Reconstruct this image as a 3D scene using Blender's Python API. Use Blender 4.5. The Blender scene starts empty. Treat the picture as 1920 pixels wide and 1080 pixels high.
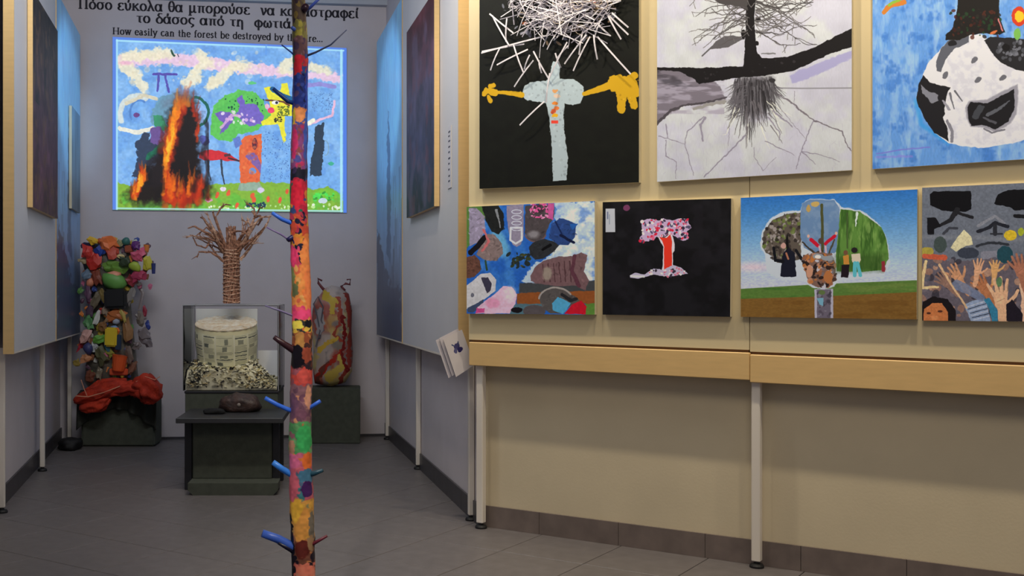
import bpy, bmesh, math, random
import numpy as np
from mathutils import Vector, Matrix, noise as mnoise

# ------------------------------------------------------------------ camera, world, lights, exposure
S = bpy.context.scene
COL = S.collection
S.view_settings.view_transform = 'Standard'
S.view_settings.look = 'None'
S.view_settings.gamma = 1.0
S.view_settings.use_curve_mapping = False
S.view_settings.exposure = 0.0
S.cycles.use_denoising = True
S.cycles.max_bounces = 8
S.cycles.transparent_max_bounces = 12

EYE = 1.2          # height of the camera above the floor, metres
FOC = 2070.0       # focal length in pixels of a 1920 wide frame
PX, PY = 690.0, 548.0
cam_data = bpy.data.cameras.new('camera')
cam_data.sensor_width = 36.0
cam_data.lens = FOC / 1920 * 36.0
cam_data.shift_x = (960 - PX) / 1920
cam_data.shift_y = (PY - 540) / 1920
cam_data.clip_start = 0.05
cam = bpy.data.objects.new('camera', cam_data)
cam.location = (0, 0, EYE)
cam.rotation_euler = (math.radians(90), 0, 0)
COL.objects.link(cam)
S.camera = cam

world = bpy.data.worlds.new('room_light')
S.world = world
world.use_nodes = True
world.node_tree.nodes['Background'].inputs[0].default_value = (0.80, 0.82, 1.0, 1)
world.node_tree.nodes['Background'].inputs[1].default_value = 0.20

def area(name, loc, target, sx, sy, power, col):
    d = bpy.data.lights.new(name, 'AREA')
    d.shape = 'RECTANGLE'; d.size = sx; d.size_y = sy
    d.energy = power; d.color = col
    o = bpy.data.objects.new(name, d); COL.objects.link(o)
    o.location = loc
    o.rotation_euler = (Vector(target) - Vector(loc)).to_track_quat('-Z', 'Y').to_euler()
    return o

def spot(name, loc, target, power, col, size, blend=0.6, rad=0.05):
    d = bpy.data.lights.new(name, 'SPOT')
    d.energy = power; d.color = col; d.spot_size = math.radians(size); d.spot_blend = blend
    d.shadow_soft_size = rad
    o = bpy.data.objects.new(name, d); COL.objects.link(o)
    o.location = loc
    o.rotation_euler = (Vector(target) - Vector(loc)).to_track_quat('-Z', 'Y').to_euler()
    return o

WARM = (1.0, 0.87, 0.66)
# ceiling washers in a row along the long panel wall
for i, x in enumerate((0.55, 1.45, 2.35, 3.2)):
    y = 6.093 - 0.716 * x
    spot('wall_washer', (x - 0.46, y - 0.64, 3.62), (x - 0.02, y - 0.05, 1.3), 92, WARM, 96, 0.8, 0.045)
# general ceiling light of the room the visitor stands in
area('room_ceiling_light', (0.9, 2.2, 3.6), (1.0, 3.6, 0.3), 1.6, 1.2, 44, (1.0, 0.88, 0.72))
# cool fill light added under the ceiling to lighten the niche
area('niche_cool_fill', (-0.95, 5.2, 3.65), (-0.95, 9.0, 1.5), 1.4, 0.5, 49, (0.95, 0.97, 1.0))
# two blue spots added to brighten the far side panels like projector spill
spot('blue_fill_right', (-1.9, 6.6, 3.45), (0.16, 8.35, 2.65), 150, (0.42, 0.72, 1.0), 26, 0.6, 0.03)
spot('blue_fill_left', (-0.1, 6.6, 3.45), (-2.2, 8.15, 2.65), 150, (0.42, 0.72, 1.0), 26, 0.6, 0.03)
# fill spot added in front to brighten the painted trunk
spot('trunk_fill', (-0.5, 1.6, 3.3), (-0.2, 3.6, 1.1), 170, (1.0, 0.93, 0.84), 26, 0.7, 0.05)

# ------------------------------------------------------------------ pixel <-> world helpers
def D(px, py, Y):                     # point at depth Y
    return Vector(((px - PX) * Y / FOC, Y, EYE - (py - PY) * Y / FOC))
def F(px, py):                        # point on the floor
    return D(px, py, FOC * EYE / (py - PY))
def yback(px, off=0.0):
    return (9.208 - off) / (1 - 0.12 * (px - PX) / FOC)
def BACK(px, py, off=0.0):            # point on the back wall (off metres in front)
    return D(px, py, yback(px, off))
def RW(px, py, d=0.0):                # point on the long right wall (d metres in front)
    return D(px, py, (6.093 - 1.2299 * d) / (1 + 0.716 * (px - PX) / FOC))
def SIDE_R(px, py, off=0.0):          # right niche panels: X = 1.164 - .12 Y
    return D(px, py, (1.164 - off) / ((px - PX) / FOC + 0.12))
def SIDE_L(px, py, off=0.0):          # left niche panels: X = -1.087 - .138 Y
    return D(px, py, (-1.087 + off) / ((px - PX) / FOC + 0.138))
def proj(v):
    return (PX + FOC * v[0] / v[1], PY + FOC * (EYE - v[2]) / v[1])
NR = Vector((0.716, 1, 0)).normalized()        # into the right wall
TR_ = Vector((1, -0.716, 0)).normalized()      # along the right wall
NB = Vector((-0.12, 1, 0)).normalized()
TB = Vector((1, 0.12, 0)).normalized()

# ------------------------------------------------------------------ materials
def s2l(c):
    c = c / 255.0
    return c / 12.92 if c <= 0.04045 else ((c + 0.055) / 1.055) ** 2.4
def rgb(c):
    return (s2l(c[0]), s2l(c[1]), s2l(c[2]), 1)
MC = {}
def mat(name, col, rough=0.6, var=0.0, scale=8.0, metal=0.0, col2=None, bump=0.0, bscale=60.0, spec=0.5, stretch=None):
    if name in MC: return MC[name]
    m = bpy.data.materials.new(name); m.use_nodes = True
    nt = m.node_tree; b = nt.nodes['Principled BSDF']
    b.inputs['Roughness'].default_value = rough
    b.inputs['Metallic'].default_value = metal
    b.inputs['Specular IOR Level'].default_value = spec
    b.inputs['Base Color'].default_value = rgb(col)
    tc = nt.nodes.new('ShaderNodeTexCoord')
    src = tc.outputs['Object']
    if stretch:
        mp = nt.nodes.new('ShaderNodeMapping'); mp.inputs['Scale'].default_value = stretch
        nt.links.new(src, mp.inputs[0]); src = mp.outputs[0]
    if var > 0 or col2:
        n = nt.nodes.new('ShaderNodeTexNoise'); n.inputs['Scale'].default_value = scale; n.inputs['Detail'].default_value = 4
        nt.links.new(src, n.inputs['Vector'])
        r = nt.nodes.new('ShaderNodeValToRGB')
        r.color_ramp.elements[0].position = 0.3; r.color_ramp.elements[1].position = 0.7
        c2 = col2 or tuple(max(0, min(255, c * (1 + var))) for c in col)
        c1 = col if col2 else tuple(max(0, c * (1 - var)) for c in col)
        r.color_ramp.elements[0].color = rgb(c1); r.color_ramp.elements[1].color = rgb(c2)
        nt.links.new(n.outputs['Fac'], r.inputs[0]); nt.links.new(r.outputs[0], b.inputs['Base Color'])
    if bump > 0:
        n2 = nt.nodes.new('ShaderNodeTexNoise'); n2.inputs['Scale'].default_value = bscale; n2.inputs['Detail'].default_value = 3
        nt.links.new(src, n2.inputs['Vector'])
        bp = nt.nodes.new('ShaderNodeBump'); bp.inputs['Strength'].default_value = bump; bp.inputs['Distance'].default_value = 0.01
        nt.links.new(n2.outputs['Fac'], bp.inputs['Height']); nt.links.new(bp.outputs[0], b.inputs['Normal'])
    MC[name] = m
    return m

def image_mat(name, img, rough=0.5, emit=0.0, bump=0.0):
    m = bpy.data.materials.new(name); m.use_nodes = True
    nt = m.node_tree; b = nt.nodes['Principled BSDF']
    t = nt.nodes.new('ShaderNodeTexImage'); t.image = img; t.extension = 'EXTEND'
    uv = nt.nodes.new('ShaderNodeUVMap'); uv.uv_map = 'UVMap'
    nt.links.new(uv.outputs[0], t.inputs[0])
    b.inputs['Roughness'].default_value = rough
    b.inputs['Specular IOR Level'].default_value = 0.22
    if emit > 0:
        b.inputs['Base Color'].default_value = (0.02, 0.02, 0.02, 1)
        nt.links.new(t.outputs[0], b.inputs['Emission Color'])
        b.inputs['Emission Strength'].default_value = emit
    else:
        nt.links.new(t.outputs[0], b.inputs['Base Color'])
    if bump > 0:
        bp = nt.nodes.new('ShaderNodeBump'); bp.inputs['Strength'].default_value = bump; bp.inputs['Distance'].default_value = 0.003
        nt.links.new(t.outputs[0], bp.inputs['Height']); nt.links.new(bp.outputs[0], b.inputs['Normal'])
    return m

# ------------------------------------------------------------------ object helpers
def tag(o, label=None, cat=None, group=None, kind=None):
    if label: o['label'] = label
    if cat: o['category'] = cat
    if group: o['group'] = group
    if kind: o['kind'] = kind
    return o
def wloc(o):
    v = Vector((0, 0, 0))
    while o is not None:
        v += o.location; o = o.parent
    return v
def thing(name, loc, label, cat, group=None):
    o = bpy.data.objects.new(name, None); COL.objects.link(o)
    o.empty_display_size = 0.1
    o.location = loc
    return tag(o, label, cat, group)
def obj(name, bm, m, parent=None, smooth=False, mats=None):
    """link a bmesh authored in world coordinates as one mesh object"""
    if parent is not None:
        off = wloc(parent)
    else:
        xs = [v.co.x for v in bm.verts]; ys = [v.co.y for v in bm.verts]; zs = [v.co.z for v in bm.verts]
        off = Vector(((min(xs) + max(xs)) / 2, (min(ys) + max(ys)) / 2, min(zs)))
    bmesh.ops.translate(bm, verts=bm.verts, vec=-off)
    bmesh.ops.recalc_face_normals(bm, faces=bm.faces)
    me = bpy.data.meshes.new(name); bm.to_mesh(me); bm.free()
    for mm in (mats or [m]): me.materials.append(mm)
    if smooth:
        for p in me.polygons: p.use_smooth = True
    o = bpy.data.objects.new(name, me); COL.objects.link(o)
    if parent is not None: o.parent = parent
    else: o.location = off
    return o
def hexa(bm, f, b, mi=0):
    """f, b: 4 front and 4 back corners in the same order"""
    vs = [bm.verts.new(p) for p in list(f) + list(b)]
    fs = [(0, 1, 2, 3), (7, 6, 5, 4), (0, 4, 5, 1), (1, 5, 6, 2), (2, 6, 7, 3), (3, 7, 4, 0)]
    out = [bm.faces.new([vs[i] for i in q]) for q in fs]
    for x in out: x.material_index = mi
    return out
def prism(bm, pts, z0, z1):
    a = [bm.verts.new((p[0], p[1], z0)) for p in pts]; b = [bm.verts.new((p[0], p[1], z1)) for p in pts]
    bm.faces.new(a[::-1]); bm.faces.new(b)
    n = len(pts)
    for i in range(n): bm.faces.new((a[i], a[(i + 1) % n], b[(i + 1) % n], b[i]))
def obox(bm, p0, p1, thick, z0, z1):
    """box whose one vertical face runs p0->p1, thickness along vector thick"""
    t = Vector(thick[:2] + (0,) if isinstance(thick, tuple) else (thick.x, thick.y, 0))
    a = Vector((p0[0], p0[1], 0)); b = Vector((p1[0], p1[1], 0))
    prism(bm, [a, b, b + t, a + t], z0, z1)
def bx(bm, x0, x1, y0, y1, z0, z1):
    prism(bm, [(x0, y0), (x1, y0), (x1, y1), (x0, y1)], z0, z1)
def tube(bm, pts, rad, n=7, jitter=0.0):
    pts = [Vector(p) for p in pts]
    rr = rad if isinstance(rad, (list, tuple)) else [rad] * len(pts)
    rings = []
    for i, p in enumerate(pts):
        t = (pts[min(i + 1, len(pts) - 1)] - pts[max(i - 1, 0)]).normalized()
        up = Vector((0, 0, 1)) if abs(t.z) < 0.9 else Vector((1, 0, 0))
        u = t.cross(up).normalized(); w = t.cross(u)
        rings.append([bm.verts.new(p + (u * math.cos(2 * math.pi * k / n) + w * math.sin(2 * math.pi * k / n)) * rr[i] * (1 + random.uniform(-jitter, jitter))) for k in range(n)])
    for a, b in zip(rings, rings[1:]):
        for k in range(n): bm.faces.new((a[k], a[(k + 1) % n], b[(k + 1) % n], b[k]))
    bm.faces.new(rings[0][::-1]); bm.faces.new(rings[-1])
def lathe(bm, c, prof, n=32, rot=None):
    """prof: (radius, z) pairs around c"""
    M = rot or Matrix.Identity(3)
    rings = []
    for r, z in prof:
        rings.append([bm.verts.new(Vector(c) + M @ Vector((r * math.cos(2 * math.pi * k / n), r * math.sin(2 * math.pi * k / n), z))) for k in range(n)])
    for a, b in zip(rings, rings[1:]):
        for k in range(n): bm.faces.new((a[k], a[(k + 1) % n], b[(k + 1) % n], b[k]))
    bm.faces.new(rings[0][::-1]); bm.faces.new(rings[-1])
def bevel(bm, w=0.004, seg=2):
    bmesh.ops.bevel(bm, geom=[e for e in bm.edges], offset=w, segments=seg, affect='EDGES', clamp_overlap=True)

# ------------------------------------------------------------------ painter: draws the flat pictures from strokes
def vnoise(x, y, sc, seed):
    r = np.random.RandomState(seed)
    g = r.rand(97, 97)
    u = x / sc; v = y / sc
    i = np.floor(u).astype(int); j = np.floor(v).astype(int)
    fu = u - i; fv = v - j
    fu = fu * fu * (3 - 2 * fu); fv = fv * fv * (3 - 2 * fv)
    i0 = i % 97; j0 = j % 97; i1 = (i + 1) % 97; j1 = (j + 1) % 97
    return (g[i0, j0] * (1 - fu) + g[i1, j0] * fu) * (1 - fv) + (g[i0, j1] * (1 - fu) + g[i1, j1] * fu) * fv
class Paint:
    """a canvas addressed in the coordinates of its four corners (tl, tr, br, bl)"""
    def __init__(s, quad, base, zoom=(0, 0, 1.0), ss=1.6):
        (x0, y0), (x1, y1), (x2, y2), (x3, y3) = quad
        s.W = int((x1 - x0) * ss); s.H = int(max(y3 - y0, y2 - y1) * ss)
        u = (np.arange(s.W) + .5) / s.W; v = (np.arange(s.H) + .5) / s.H
        U, V = np.meshgrid(u, v)
        s.X = x0 + (x1 - x0) * U
        yt = y0 + (y1 - y0) * U; yb = y3 + (y2 - y3) * U
        s.Y = yt + (yb - yt) * V
        s.ox, s.oy, s.s = zoom
        s.X = (s.X - s.ox) / s.s; s.Y = (s.Y - s.oy) / s.s
        s.px = 1.0 / ss / s.s
        s.C = np.zeros((s.H, s.W, 3)); s.C[:] = np.array(base) / 255.0
        k = 1.0 / s.s
        s.nx = vnoise(s.X + 500, s.Y + 500, 7 * k, 11) - .5 + (vnoise(s.X + 900, s.Y + 300, 3 * k, 12) - .5) * .6
        s.ny = vnoise(s.X + 100, s.Y + 700, 7 * k, 13) - .5 + (vnoise(s.X + 300, s.Y + 100, 3 * k, 14) - .5) * .6
    def _bb(s, xs, ys, pad):
        x0, x1, y0, y1 = min(xs) - pad, max(xs) + pad, min(ys) - pad, max(ys) + pad
        m = (s.X >= x0) & (s.X <= x1) & (s.Y >= y0) & (s.Y <= y1)
        if not m.any(): return None
        r = np.where(m.any(1))[0]; c = np.where(m.any(0))[0]
        return slice(r[0], r[-1] + 1), slice(c[0], c[-1] + 1)
    def _mix(s, sl, a, col):
        a = a[..., None]
        c = np.array(col, float)
        if c.ndim == 1: c = c / 255.0
        s.C[sl] = s.C[sl] * (1 - a) + c * a
    def _xy(s, sl, warp):
        return s.X[sl] + s.nx[sl] * warp, s.Y[sl] + s.ny[sl] * warp
    def poly(s, pts, col, soft=1.0, warp=0, a=1.0):
        soft = max(soft, 1e-3) * s.px
        sl = s._bb([p[0] for p in pts], [p[1] for p in pts], warp + soft * 2)
        if sl is None: return
        x, y = s._xy(sl, warp)
        ins = np.zeros(x.shape, bool); dist = np.full(x.shape, 1e9)
        n = len(pts)
        for i in range(n):
            ax, ay = pts[i]; bx_, by = pts[(i + 1) % n]
            c = ((ay > y) != (by > y))
            with np.errstate(divide='ignore', invalid='ignore'):
                t = (bx_ - ax) * (y - ay) / (by - ay if by != ay else 1e-9) + ax
            ins ^= c & (x < t)
            dx, dy = bx_ - ax, by - ay; L = dx * dx + dy * dy + 1e-9
            h = np.clip(((x - ax) * dx + (y - ay) * dy) / L, 0, 1)
            dist = np.minimum(dist, np.hypot(x - ax - h * dx, y - ay - h * dy))
        sd = np.where(ins, -dist, dist)
        s._mix(sl, np.clip(.5 - sd / soft, 0, 1) * a, col)
    def line(s, pts, w, col, w2=None, soft=1.0, warp=0, a=1.0):
        w2 = w if w2 is None else w2; soft = soft * s.px
        sl = s._bb([p[0] for p in pts], [p[1] for p in pts], max(w, w2) + warp + soft * 2)
        if sl is None: return
        x, y = s._xy(sl, warp)
        best = np.full(x.shape, 1e9); n = len(pts) - 1
        for i in range(n):
            ax, ay = pts[i]; bx_, by = pts[i + 1]
            dx, dy = bx_ - ax, by - ay; L = dx * dx + dy * dy + 1e-9
            h = np.clip(((x - ax) * dx + (y - ay) * dy) / L, 0, 1)
            ww = (w + (w2 - w) * (i + h) / n) / 2
            best = np.minimum(best, np.hypot(x - ax - h * dx, y - ay - h * dy) - ww)
        s._mix(sl, np.clip(.5 - best / soft, 0, 1) * a, col)
    def ell(s, cx, cy, rx, ry, col, rot=0, soft=1.0, warp=0, a=1.0):
        soft = soft * s.px; R = max(rx, ry)
        sl = s._bb([cx - R, cx + R], [cy - R, cy + R], warp + soft * 2)
        if sl is None: return
        x, y = s._xy(sl, warp); x = x - cx; y = y - cy
        c, q = math.cos(rot), math.sin(rot)
        u = (x * c + y * q) / rx; v = (-x * q + y * c) / ry
        sd = (np.hypot(u, v) - 1) * min(rx, ry)
        s._mix(sl, np.clip(.5 - sd / soft, 0, 1) * a, col)
    def ring(s, cx, cy, rx, ry, w, col, a0=0, a1=360, n=28, **k):
        s.line([(cx + rx * math.cos(math.radians(a0 + (a1 - a0) * i / n)), cy + ry * math.sin(math.radians(a0 + (a1 - a0) * i / n))) for i in range(n + 1)], w, col, **k)
    def dabs(s, n, box, cols, r=(2, 5), seed=0, test=None, asp=(0.5, 1.0), a=1.0, rot=None):
        R = random.Random(seed)
        for _ in range(n):
            x = R.uniform(box[0], box[2]); y = R.uniform(box[1], box[3])
            if test and not test(x, y): continue
            q = R.uniform(*r)
            s.ell(x, y, q, q * R.uniform(*asp), R.choice(cols), rot=R.uniform(0, 3.1) if rot is None else rot + R.uniform(-.3, .3), a=a)
    def tone(s, sc, amp, seed=5, sx=1, sy=1):
        n = vnoise(s.X / sx + 2000, s.Y / sy + 2000, sc, seed) - .5
        s.C *= (1 + amp * 2 * n)[..., None]
    def washes(s, col, sc, lo, hi, seed=7, sx=1, sy=1, a=1.0, box=None, mask=None):
        u_, v_ = s.X / sx + 2000, s.Y / sy + 2000
        n = (vnoise(u_, v_, sc, seed) + .5 * vnoise(u_, v_, sc * .47, seed + 50) + .3 * vnoise(u_, v_, sc * .21, seed + 90)) / 1.8
        n = .5 + (n - .5) * 1.35
        al = np.clip((n - lo) / (hi - lo), 0, 1) * a
        if box is not None:
            al *= (s.X > box[0]) & (s.X < box[2]) & (s.Y > box[1]) & (s.Y < box[3])
        if mask is not None:
            ins = np.zeros(s.X.shape, bool); m = len(mask)
            for i in range(m):
                (ax, ay), (bx_, by) = mask[i], mask[(i + 1) % m]
                if ay == by: continue
                ins ^= ((ay > s.Y) != (by > s.Y)) & (s.X < (bx_ - ax) * (s.Y - ay) / (by - ay) + ax)
            al = al * ins
        s._mix((slice(None), slice(None)), al, col)
    def vgrad(s, stops):
        y = s.Y
        ys = [t[0] for t in stops]
        for ch in range(3):
            s.C[..., ch] = np.interp(y, ys, [t[1][ch] / 255.0 for t in stops])
    def image(s, name):
        C = np.clip(s.C, 0, 1)[::-1]
        im = bpy.data.images.new(name, s.W, s.H)
        A = np.ones((s.H, s.W, 4), np.float32); A[..., :3] = C
        im.pixels.foreach_set(A.ravel()); im.update(); im.pack()
        return im
def inpoly(pts):
    def t(x, y):
        c = False; n = len(pts)
        for i in range(n):
            (ax, ay), (bx_, by) = pts[i], pts[(i + 1) % n]
            if (ay > y) != (by > y) and x < (bx_ - ax) * (y - ay) / (by - ay) + ax: c = not c
        return c
    return t

def canvas(name, corners, nrm, thick, face_mat, side_mat, label, cat, parent=None, group=None):
    """flat picture with real thickness; corners tl,tr,br,bl of the front; nrm points into the wall"""
    bm = bmesh.new()
    back = [c + nrm * thick for c in corners]
    fs = hexa(bm, corners, back, 1)
    fs[0].material_index = 0
    uvl = bm.loops.layers.uv.new('UVMap')
    for l, uv in zip(fs[0].loops, ((0, 1), (1, 1), (1, 0), (0, 0))): l[uvl].uv = uv
    o = obj(name, bm, None, parent, mats=[face_mat, side_mat])
    if label: tag(o, label, cat, group)
    return o
# ------------------------------------------------------------------ structure
M_NICHE = mat('niche_plaster', (206, 198, 200), 0.85, 0.02, 3.0, bump=0.04, bscale=90)
M_RWALL = mat('right_plaster', (206, 192, 162), 0.85, 0.02, 3.0, bump=0.04, bscale=90)
M_CEIL = mat('ceiling_paint', (186, 190, 198), 0.9, 0.02, 3.0)
M_TILE = mat('floor_tile_glaze', (103, 98, 98), 0.42, 0.06, 14.0, bump=0.04, bscale=30)
M_GROUT = mat('grout', (44, 40, 42), 0.9)
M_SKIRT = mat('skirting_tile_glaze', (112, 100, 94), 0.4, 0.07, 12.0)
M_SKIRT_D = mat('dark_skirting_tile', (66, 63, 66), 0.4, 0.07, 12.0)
M_PANEL = mat('cream_laminate', (214, 198, 158), 0.5, 0.02, 2.0)
M_GREY_PANEL = mat('grey_white_laminate', (206, 206, 210), 0.5, 0.02, 2.0)
M_BEECH = mat('beech_edge', (220, 184, 124), 0.45, 0.018, 5.0, stretch=(2, 2, 14))
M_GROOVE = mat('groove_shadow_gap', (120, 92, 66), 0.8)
M_LEG = mat('white_lacquered_steel', (224, 216, 204), 0.4, 0.0)
M_BLACK = mat('black_rubber', (16, 16, 18), 0.6)

ZC = 3.75
def struct(name, bm, m, parent=None):
    o = obj(name, bm, m, parent)
    if parent is None: o['kind'] = 'structure'
    return o

# floor plan points
BL = Vector((-2.483, 8.910)); BR = Vector((0.1518, 9.226)); CR = Vector((0.5775, 5.680)); RE = Vector((3.45, 6.093 - 0.716 * 3.45))
LN = Vector((-1.084 - 0.157 * 5.86, 5.86)); LE = LN + Vector((-1.5, -1.05))

bm = bmesh.new(); bx(bm, -4.2, 4.2, 0.6, 10.2, -0.12, -0.006)
floor = struct('floor', bm, M_GROUT)
# tiles: one grid square to the long right wall; each is a piece of the floor
def ftile(name, c, u, v, m, z0=-0.006, z1=0.0, gap=0.004):
    bm = bmesh.new()
    a = u / 2 - gap / 2; b = v / 2 - gap / 2; t = 0.0015
    vs = []
    for (w, h, z) in ((a, b, z0), (a, b, z1 - t), (a - t, b - t, z1)):
        vs.append([bm.verts.new(TR_ * (sx * w) + NR * (sy * h) + Vector((0, 0, z))) for sx, sy in ((-1, -1), (1, -1), (1, 1), (-1, 1))])
    for p, q in zip(vs, vs[1:]):
        for k in range(4): bm.faces.new((p[k], p[(k + 1) % 4], q[(k + 1) % 4], q[k]))
    bm.faces.new(vs[-1])
    me = bpy.data.meshes.new(name); bmesh.ops.recalc_face_normals(bm, faces=bm.faces); bm.to_mesh(me); bm.free()
    me.materials.append(m)
    return me
TU, TV = 0.415, 0.445
tile_me = ftile('tile', None, TU, TV, M_TILE)
U0 = -2.067; V0 = -0.437        # a joint crossing measured on the floor
foff = wloc(floor)
poly_room = [(-2.6, 9.0), (0.25, 9.35), (0.75, 5.75), (3.6, 3.6), (3.6, 1.9), (-3.4, 1.9), (-3.4, 5.0), (-2.1, 5.86)]
inroom = inpoly(poly_room)
# image area on the floor that matters
nt_ = 0
for i in range(-16, 16):
    for j in range(-12, 13):
        u = U0 + (i + .5) * TU; v = V0 - 0 + (j + .5) * TV
        base = NR * (6.093 / 1.2299)
        p = base + NR * v + TR_ * u
        vis = False
        for du, dv in ((-.5, -.5), (.5, -.5), (.5, .5), (-.5, .5), (0, 0)):
            q = p + TR_ * (du * TU) + NR * (dv * TV)
            if q.y > 3.0 and inroom(q.x, q.y):
                a, b = proj(Vector((q.x, q.y, 0)))
                if -160 < a < 2080 and b < 1150: vis = True
        if not vis: continue
        o = bpy.data.objects.new('tile', tile_me); COL.objects.link(o); o.parent = floor
        o.location = Vector((p.x, p.y, 0)) - foff
        nt_ += 1
# the rest of the floor behind and beside the view: one joined field of the same tiles
bm = bmesh.new(); bx(bm, -4.2, 4.2, 0.6, 3.0, -0.006, -0.0005)
o = struct('tile_field', bm, M_TILE, floor); o['kind'] = 'stuff'

th = 0.12
bm = bmesh.new(); obox(bm, BL - Vector((.2, .024)), BR + Vector((.2, .024)), NB * th, 0, ZC)
wall_back = struct('wall_back', bm, M_NICHE)
bm = bmesh.new(); obox(bm, BR, CR, Vector((1, 0.12, 0)) * th, 0, ZC)
wall_side_right = struct('wall_niche_right', bm, M_NICHE)
bm = bmesh.new(); obox(bm, CR, RE, NR * th, 0, ZC)
wall_right = struct('wall_right', bm, M_RWALL)
bm = bmesh.new(); obox(bm, BL, LN, Vector((-1, -0.157, 0)) * th, 0, ZC)
wall_left = struct('wall_niche_left', bm, M_NICHE)
bm = bmesh.new(); obox(bm, LN, LE, Vector((-.57, .82, 0)) * th, 0, ZC)
struct('wall_left', bm, M_RWALL)
bm = bmesh.new(); bx(bm, -4.2, 4.2, 0.6, 10.2, ZC, ZC + .1)
struct('ceiling', bm, M_CEIL)
bm = bmesh.new()
a = BL + Vector((.0, -.0)); b = BR
obox(bm, Vector((BL.x, BL.y)), Vector((BR.x, BR.y)), -NB * 0.07, 3.582, ZC)
struct('trim_1', bm, M_CEIL)

# skirting: rows of tiles
def skirting(name, p, q, inward, m, L, h=0.109, start=0.0, parent_wall=None):
    """p->q along the wall; inward unit vector towards the room"""
    d = (q - p); tot = d.length; d.normalize()
    bm = bmesh.new(); obox(bm, p, q, inward * 0.006, 0.0, h - 0.002)
    root = struct(name, bm, M_GROUT)
    s = -start
    while s < tot:
        a = max(0, s) + 0.0012; b = min(tot, s + L) - 0.0012
        if b - a > 0.02:
            bm = bmesh.new()
            pa = Vector((p.x + d.x * a, p.y + d.y * a)) ; pb = Vector((p.x + d.x * b, p.y + d.y * b))
            obox(bm, pa + Vector((inward.x, inward.y)) * 0.003, pb + Vector((inward.x, inward.y)) * 0.003, inward * 0.010, 0.0005, h)
            obj('tile', bm, m, root)
        s += L
    return root
# joints on the long wall measured at photo columns 1013, 1160, 1323 ...
pj = RW(1013, 1003)
s0 = (Vector((pj.x, pj.y)) - CR).length
skirting('baseboard_right', CR, RE, -NR, M_SKIRT, TU, start=TU - s0 % TU)
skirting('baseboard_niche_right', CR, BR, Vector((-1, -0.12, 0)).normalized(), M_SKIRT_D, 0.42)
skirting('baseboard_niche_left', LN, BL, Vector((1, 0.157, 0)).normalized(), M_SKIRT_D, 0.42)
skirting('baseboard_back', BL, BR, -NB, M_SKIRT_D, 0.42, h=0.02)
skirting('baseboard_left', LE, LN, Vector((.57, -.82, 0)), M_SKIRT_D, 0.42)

# ------------------------------------------------------------------ display panels along the long right wall
def v2(v): return Vector((v.x, v.y))
def leg(p, ztop, parent, ax=TR_, nx=NR, w=0.038):
    bm = bmesh.new()
    a = p - ax * (w / 2) - nx * (w / 2)
    obox(bm, v2(a), v2(a + ax * w), nx * w, 0.028, ztop); bevel(bm, 0.004, 1)
    l = obj('leg', bm, M_LEG, parent)
    bm = bmesh.new(); lathe(bm, (p.x, p.y, 0), [(0.030, 0.0), (0.031, 0.008), (0.026, 0.016), (0.012, 0.02), (0.012, 0.030)], 18)
    obj('foot', bm, M_BLACK, l, smooth=False)
    return l
def wall_pt(px, d):
    v = RW(px, 700, d); return Vector((v.x, v.y, 0))
def rail_piece(bm, pxa, pxb, zt_a, zt_b, zb_a, zb_b, d_front, d_back):
    a, b = wall_pt(pxa, d_front), wall_pt(pxb, d_front)
    k = NR * (d_front - d_back)
    f = [a + Vector((0, 0, zt_a)), b + Vector((0, 0, zt_b)), b + Vector((0, 0, zb_b)), a + Vector((0, 0, zb_a))]
    hexa(bm, f, [p + k for p in f])
PT = 3.27
def right_panel(pxa, pxb, zt_a, zt_b, zb_a, zb_b, legs, label):
    p = wall_pt((pxa + pxb) / 2, 0.06)
    r = thing('exhibition_stand', p, label, 'display stand')
    bm = bmesh.new(); rail_piece(bm, pxa + .3, pxb - .2, PT, PT, zt_a + .012, zt_b + .012, 0.08, 0.032)
    obj('board', bm, M_PANEL, r)
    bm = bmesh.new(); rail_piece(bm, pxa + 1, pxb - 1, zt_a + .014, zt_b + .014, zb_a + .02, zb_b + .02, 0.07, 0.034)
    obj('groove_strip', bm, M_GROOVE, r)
    bm = bmesh.new(); rail_piece(bm, pxa, pxb, zt_a, zt_b, zb_a, zb_b, 0.095, 0.03); bevel(bm, 0.003, 1)
    o = obj('rail', bm, M_BEECH, r); o['label'] = 'beech front rail under the board'
    for lx in legs:
        leg(wall_pt(lx, 0.052), 0.86, r)
    return r
right_panel(879, 1405, .947, .937, .829, .818, [902], 'cream display panel beside the niche, holding the shoes and red tree pictures')
right_panel(1406, 2150, .930, .918, .809, .796, [1419], 'cream display panel at the far right, holding the field and hands prints')

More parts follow.
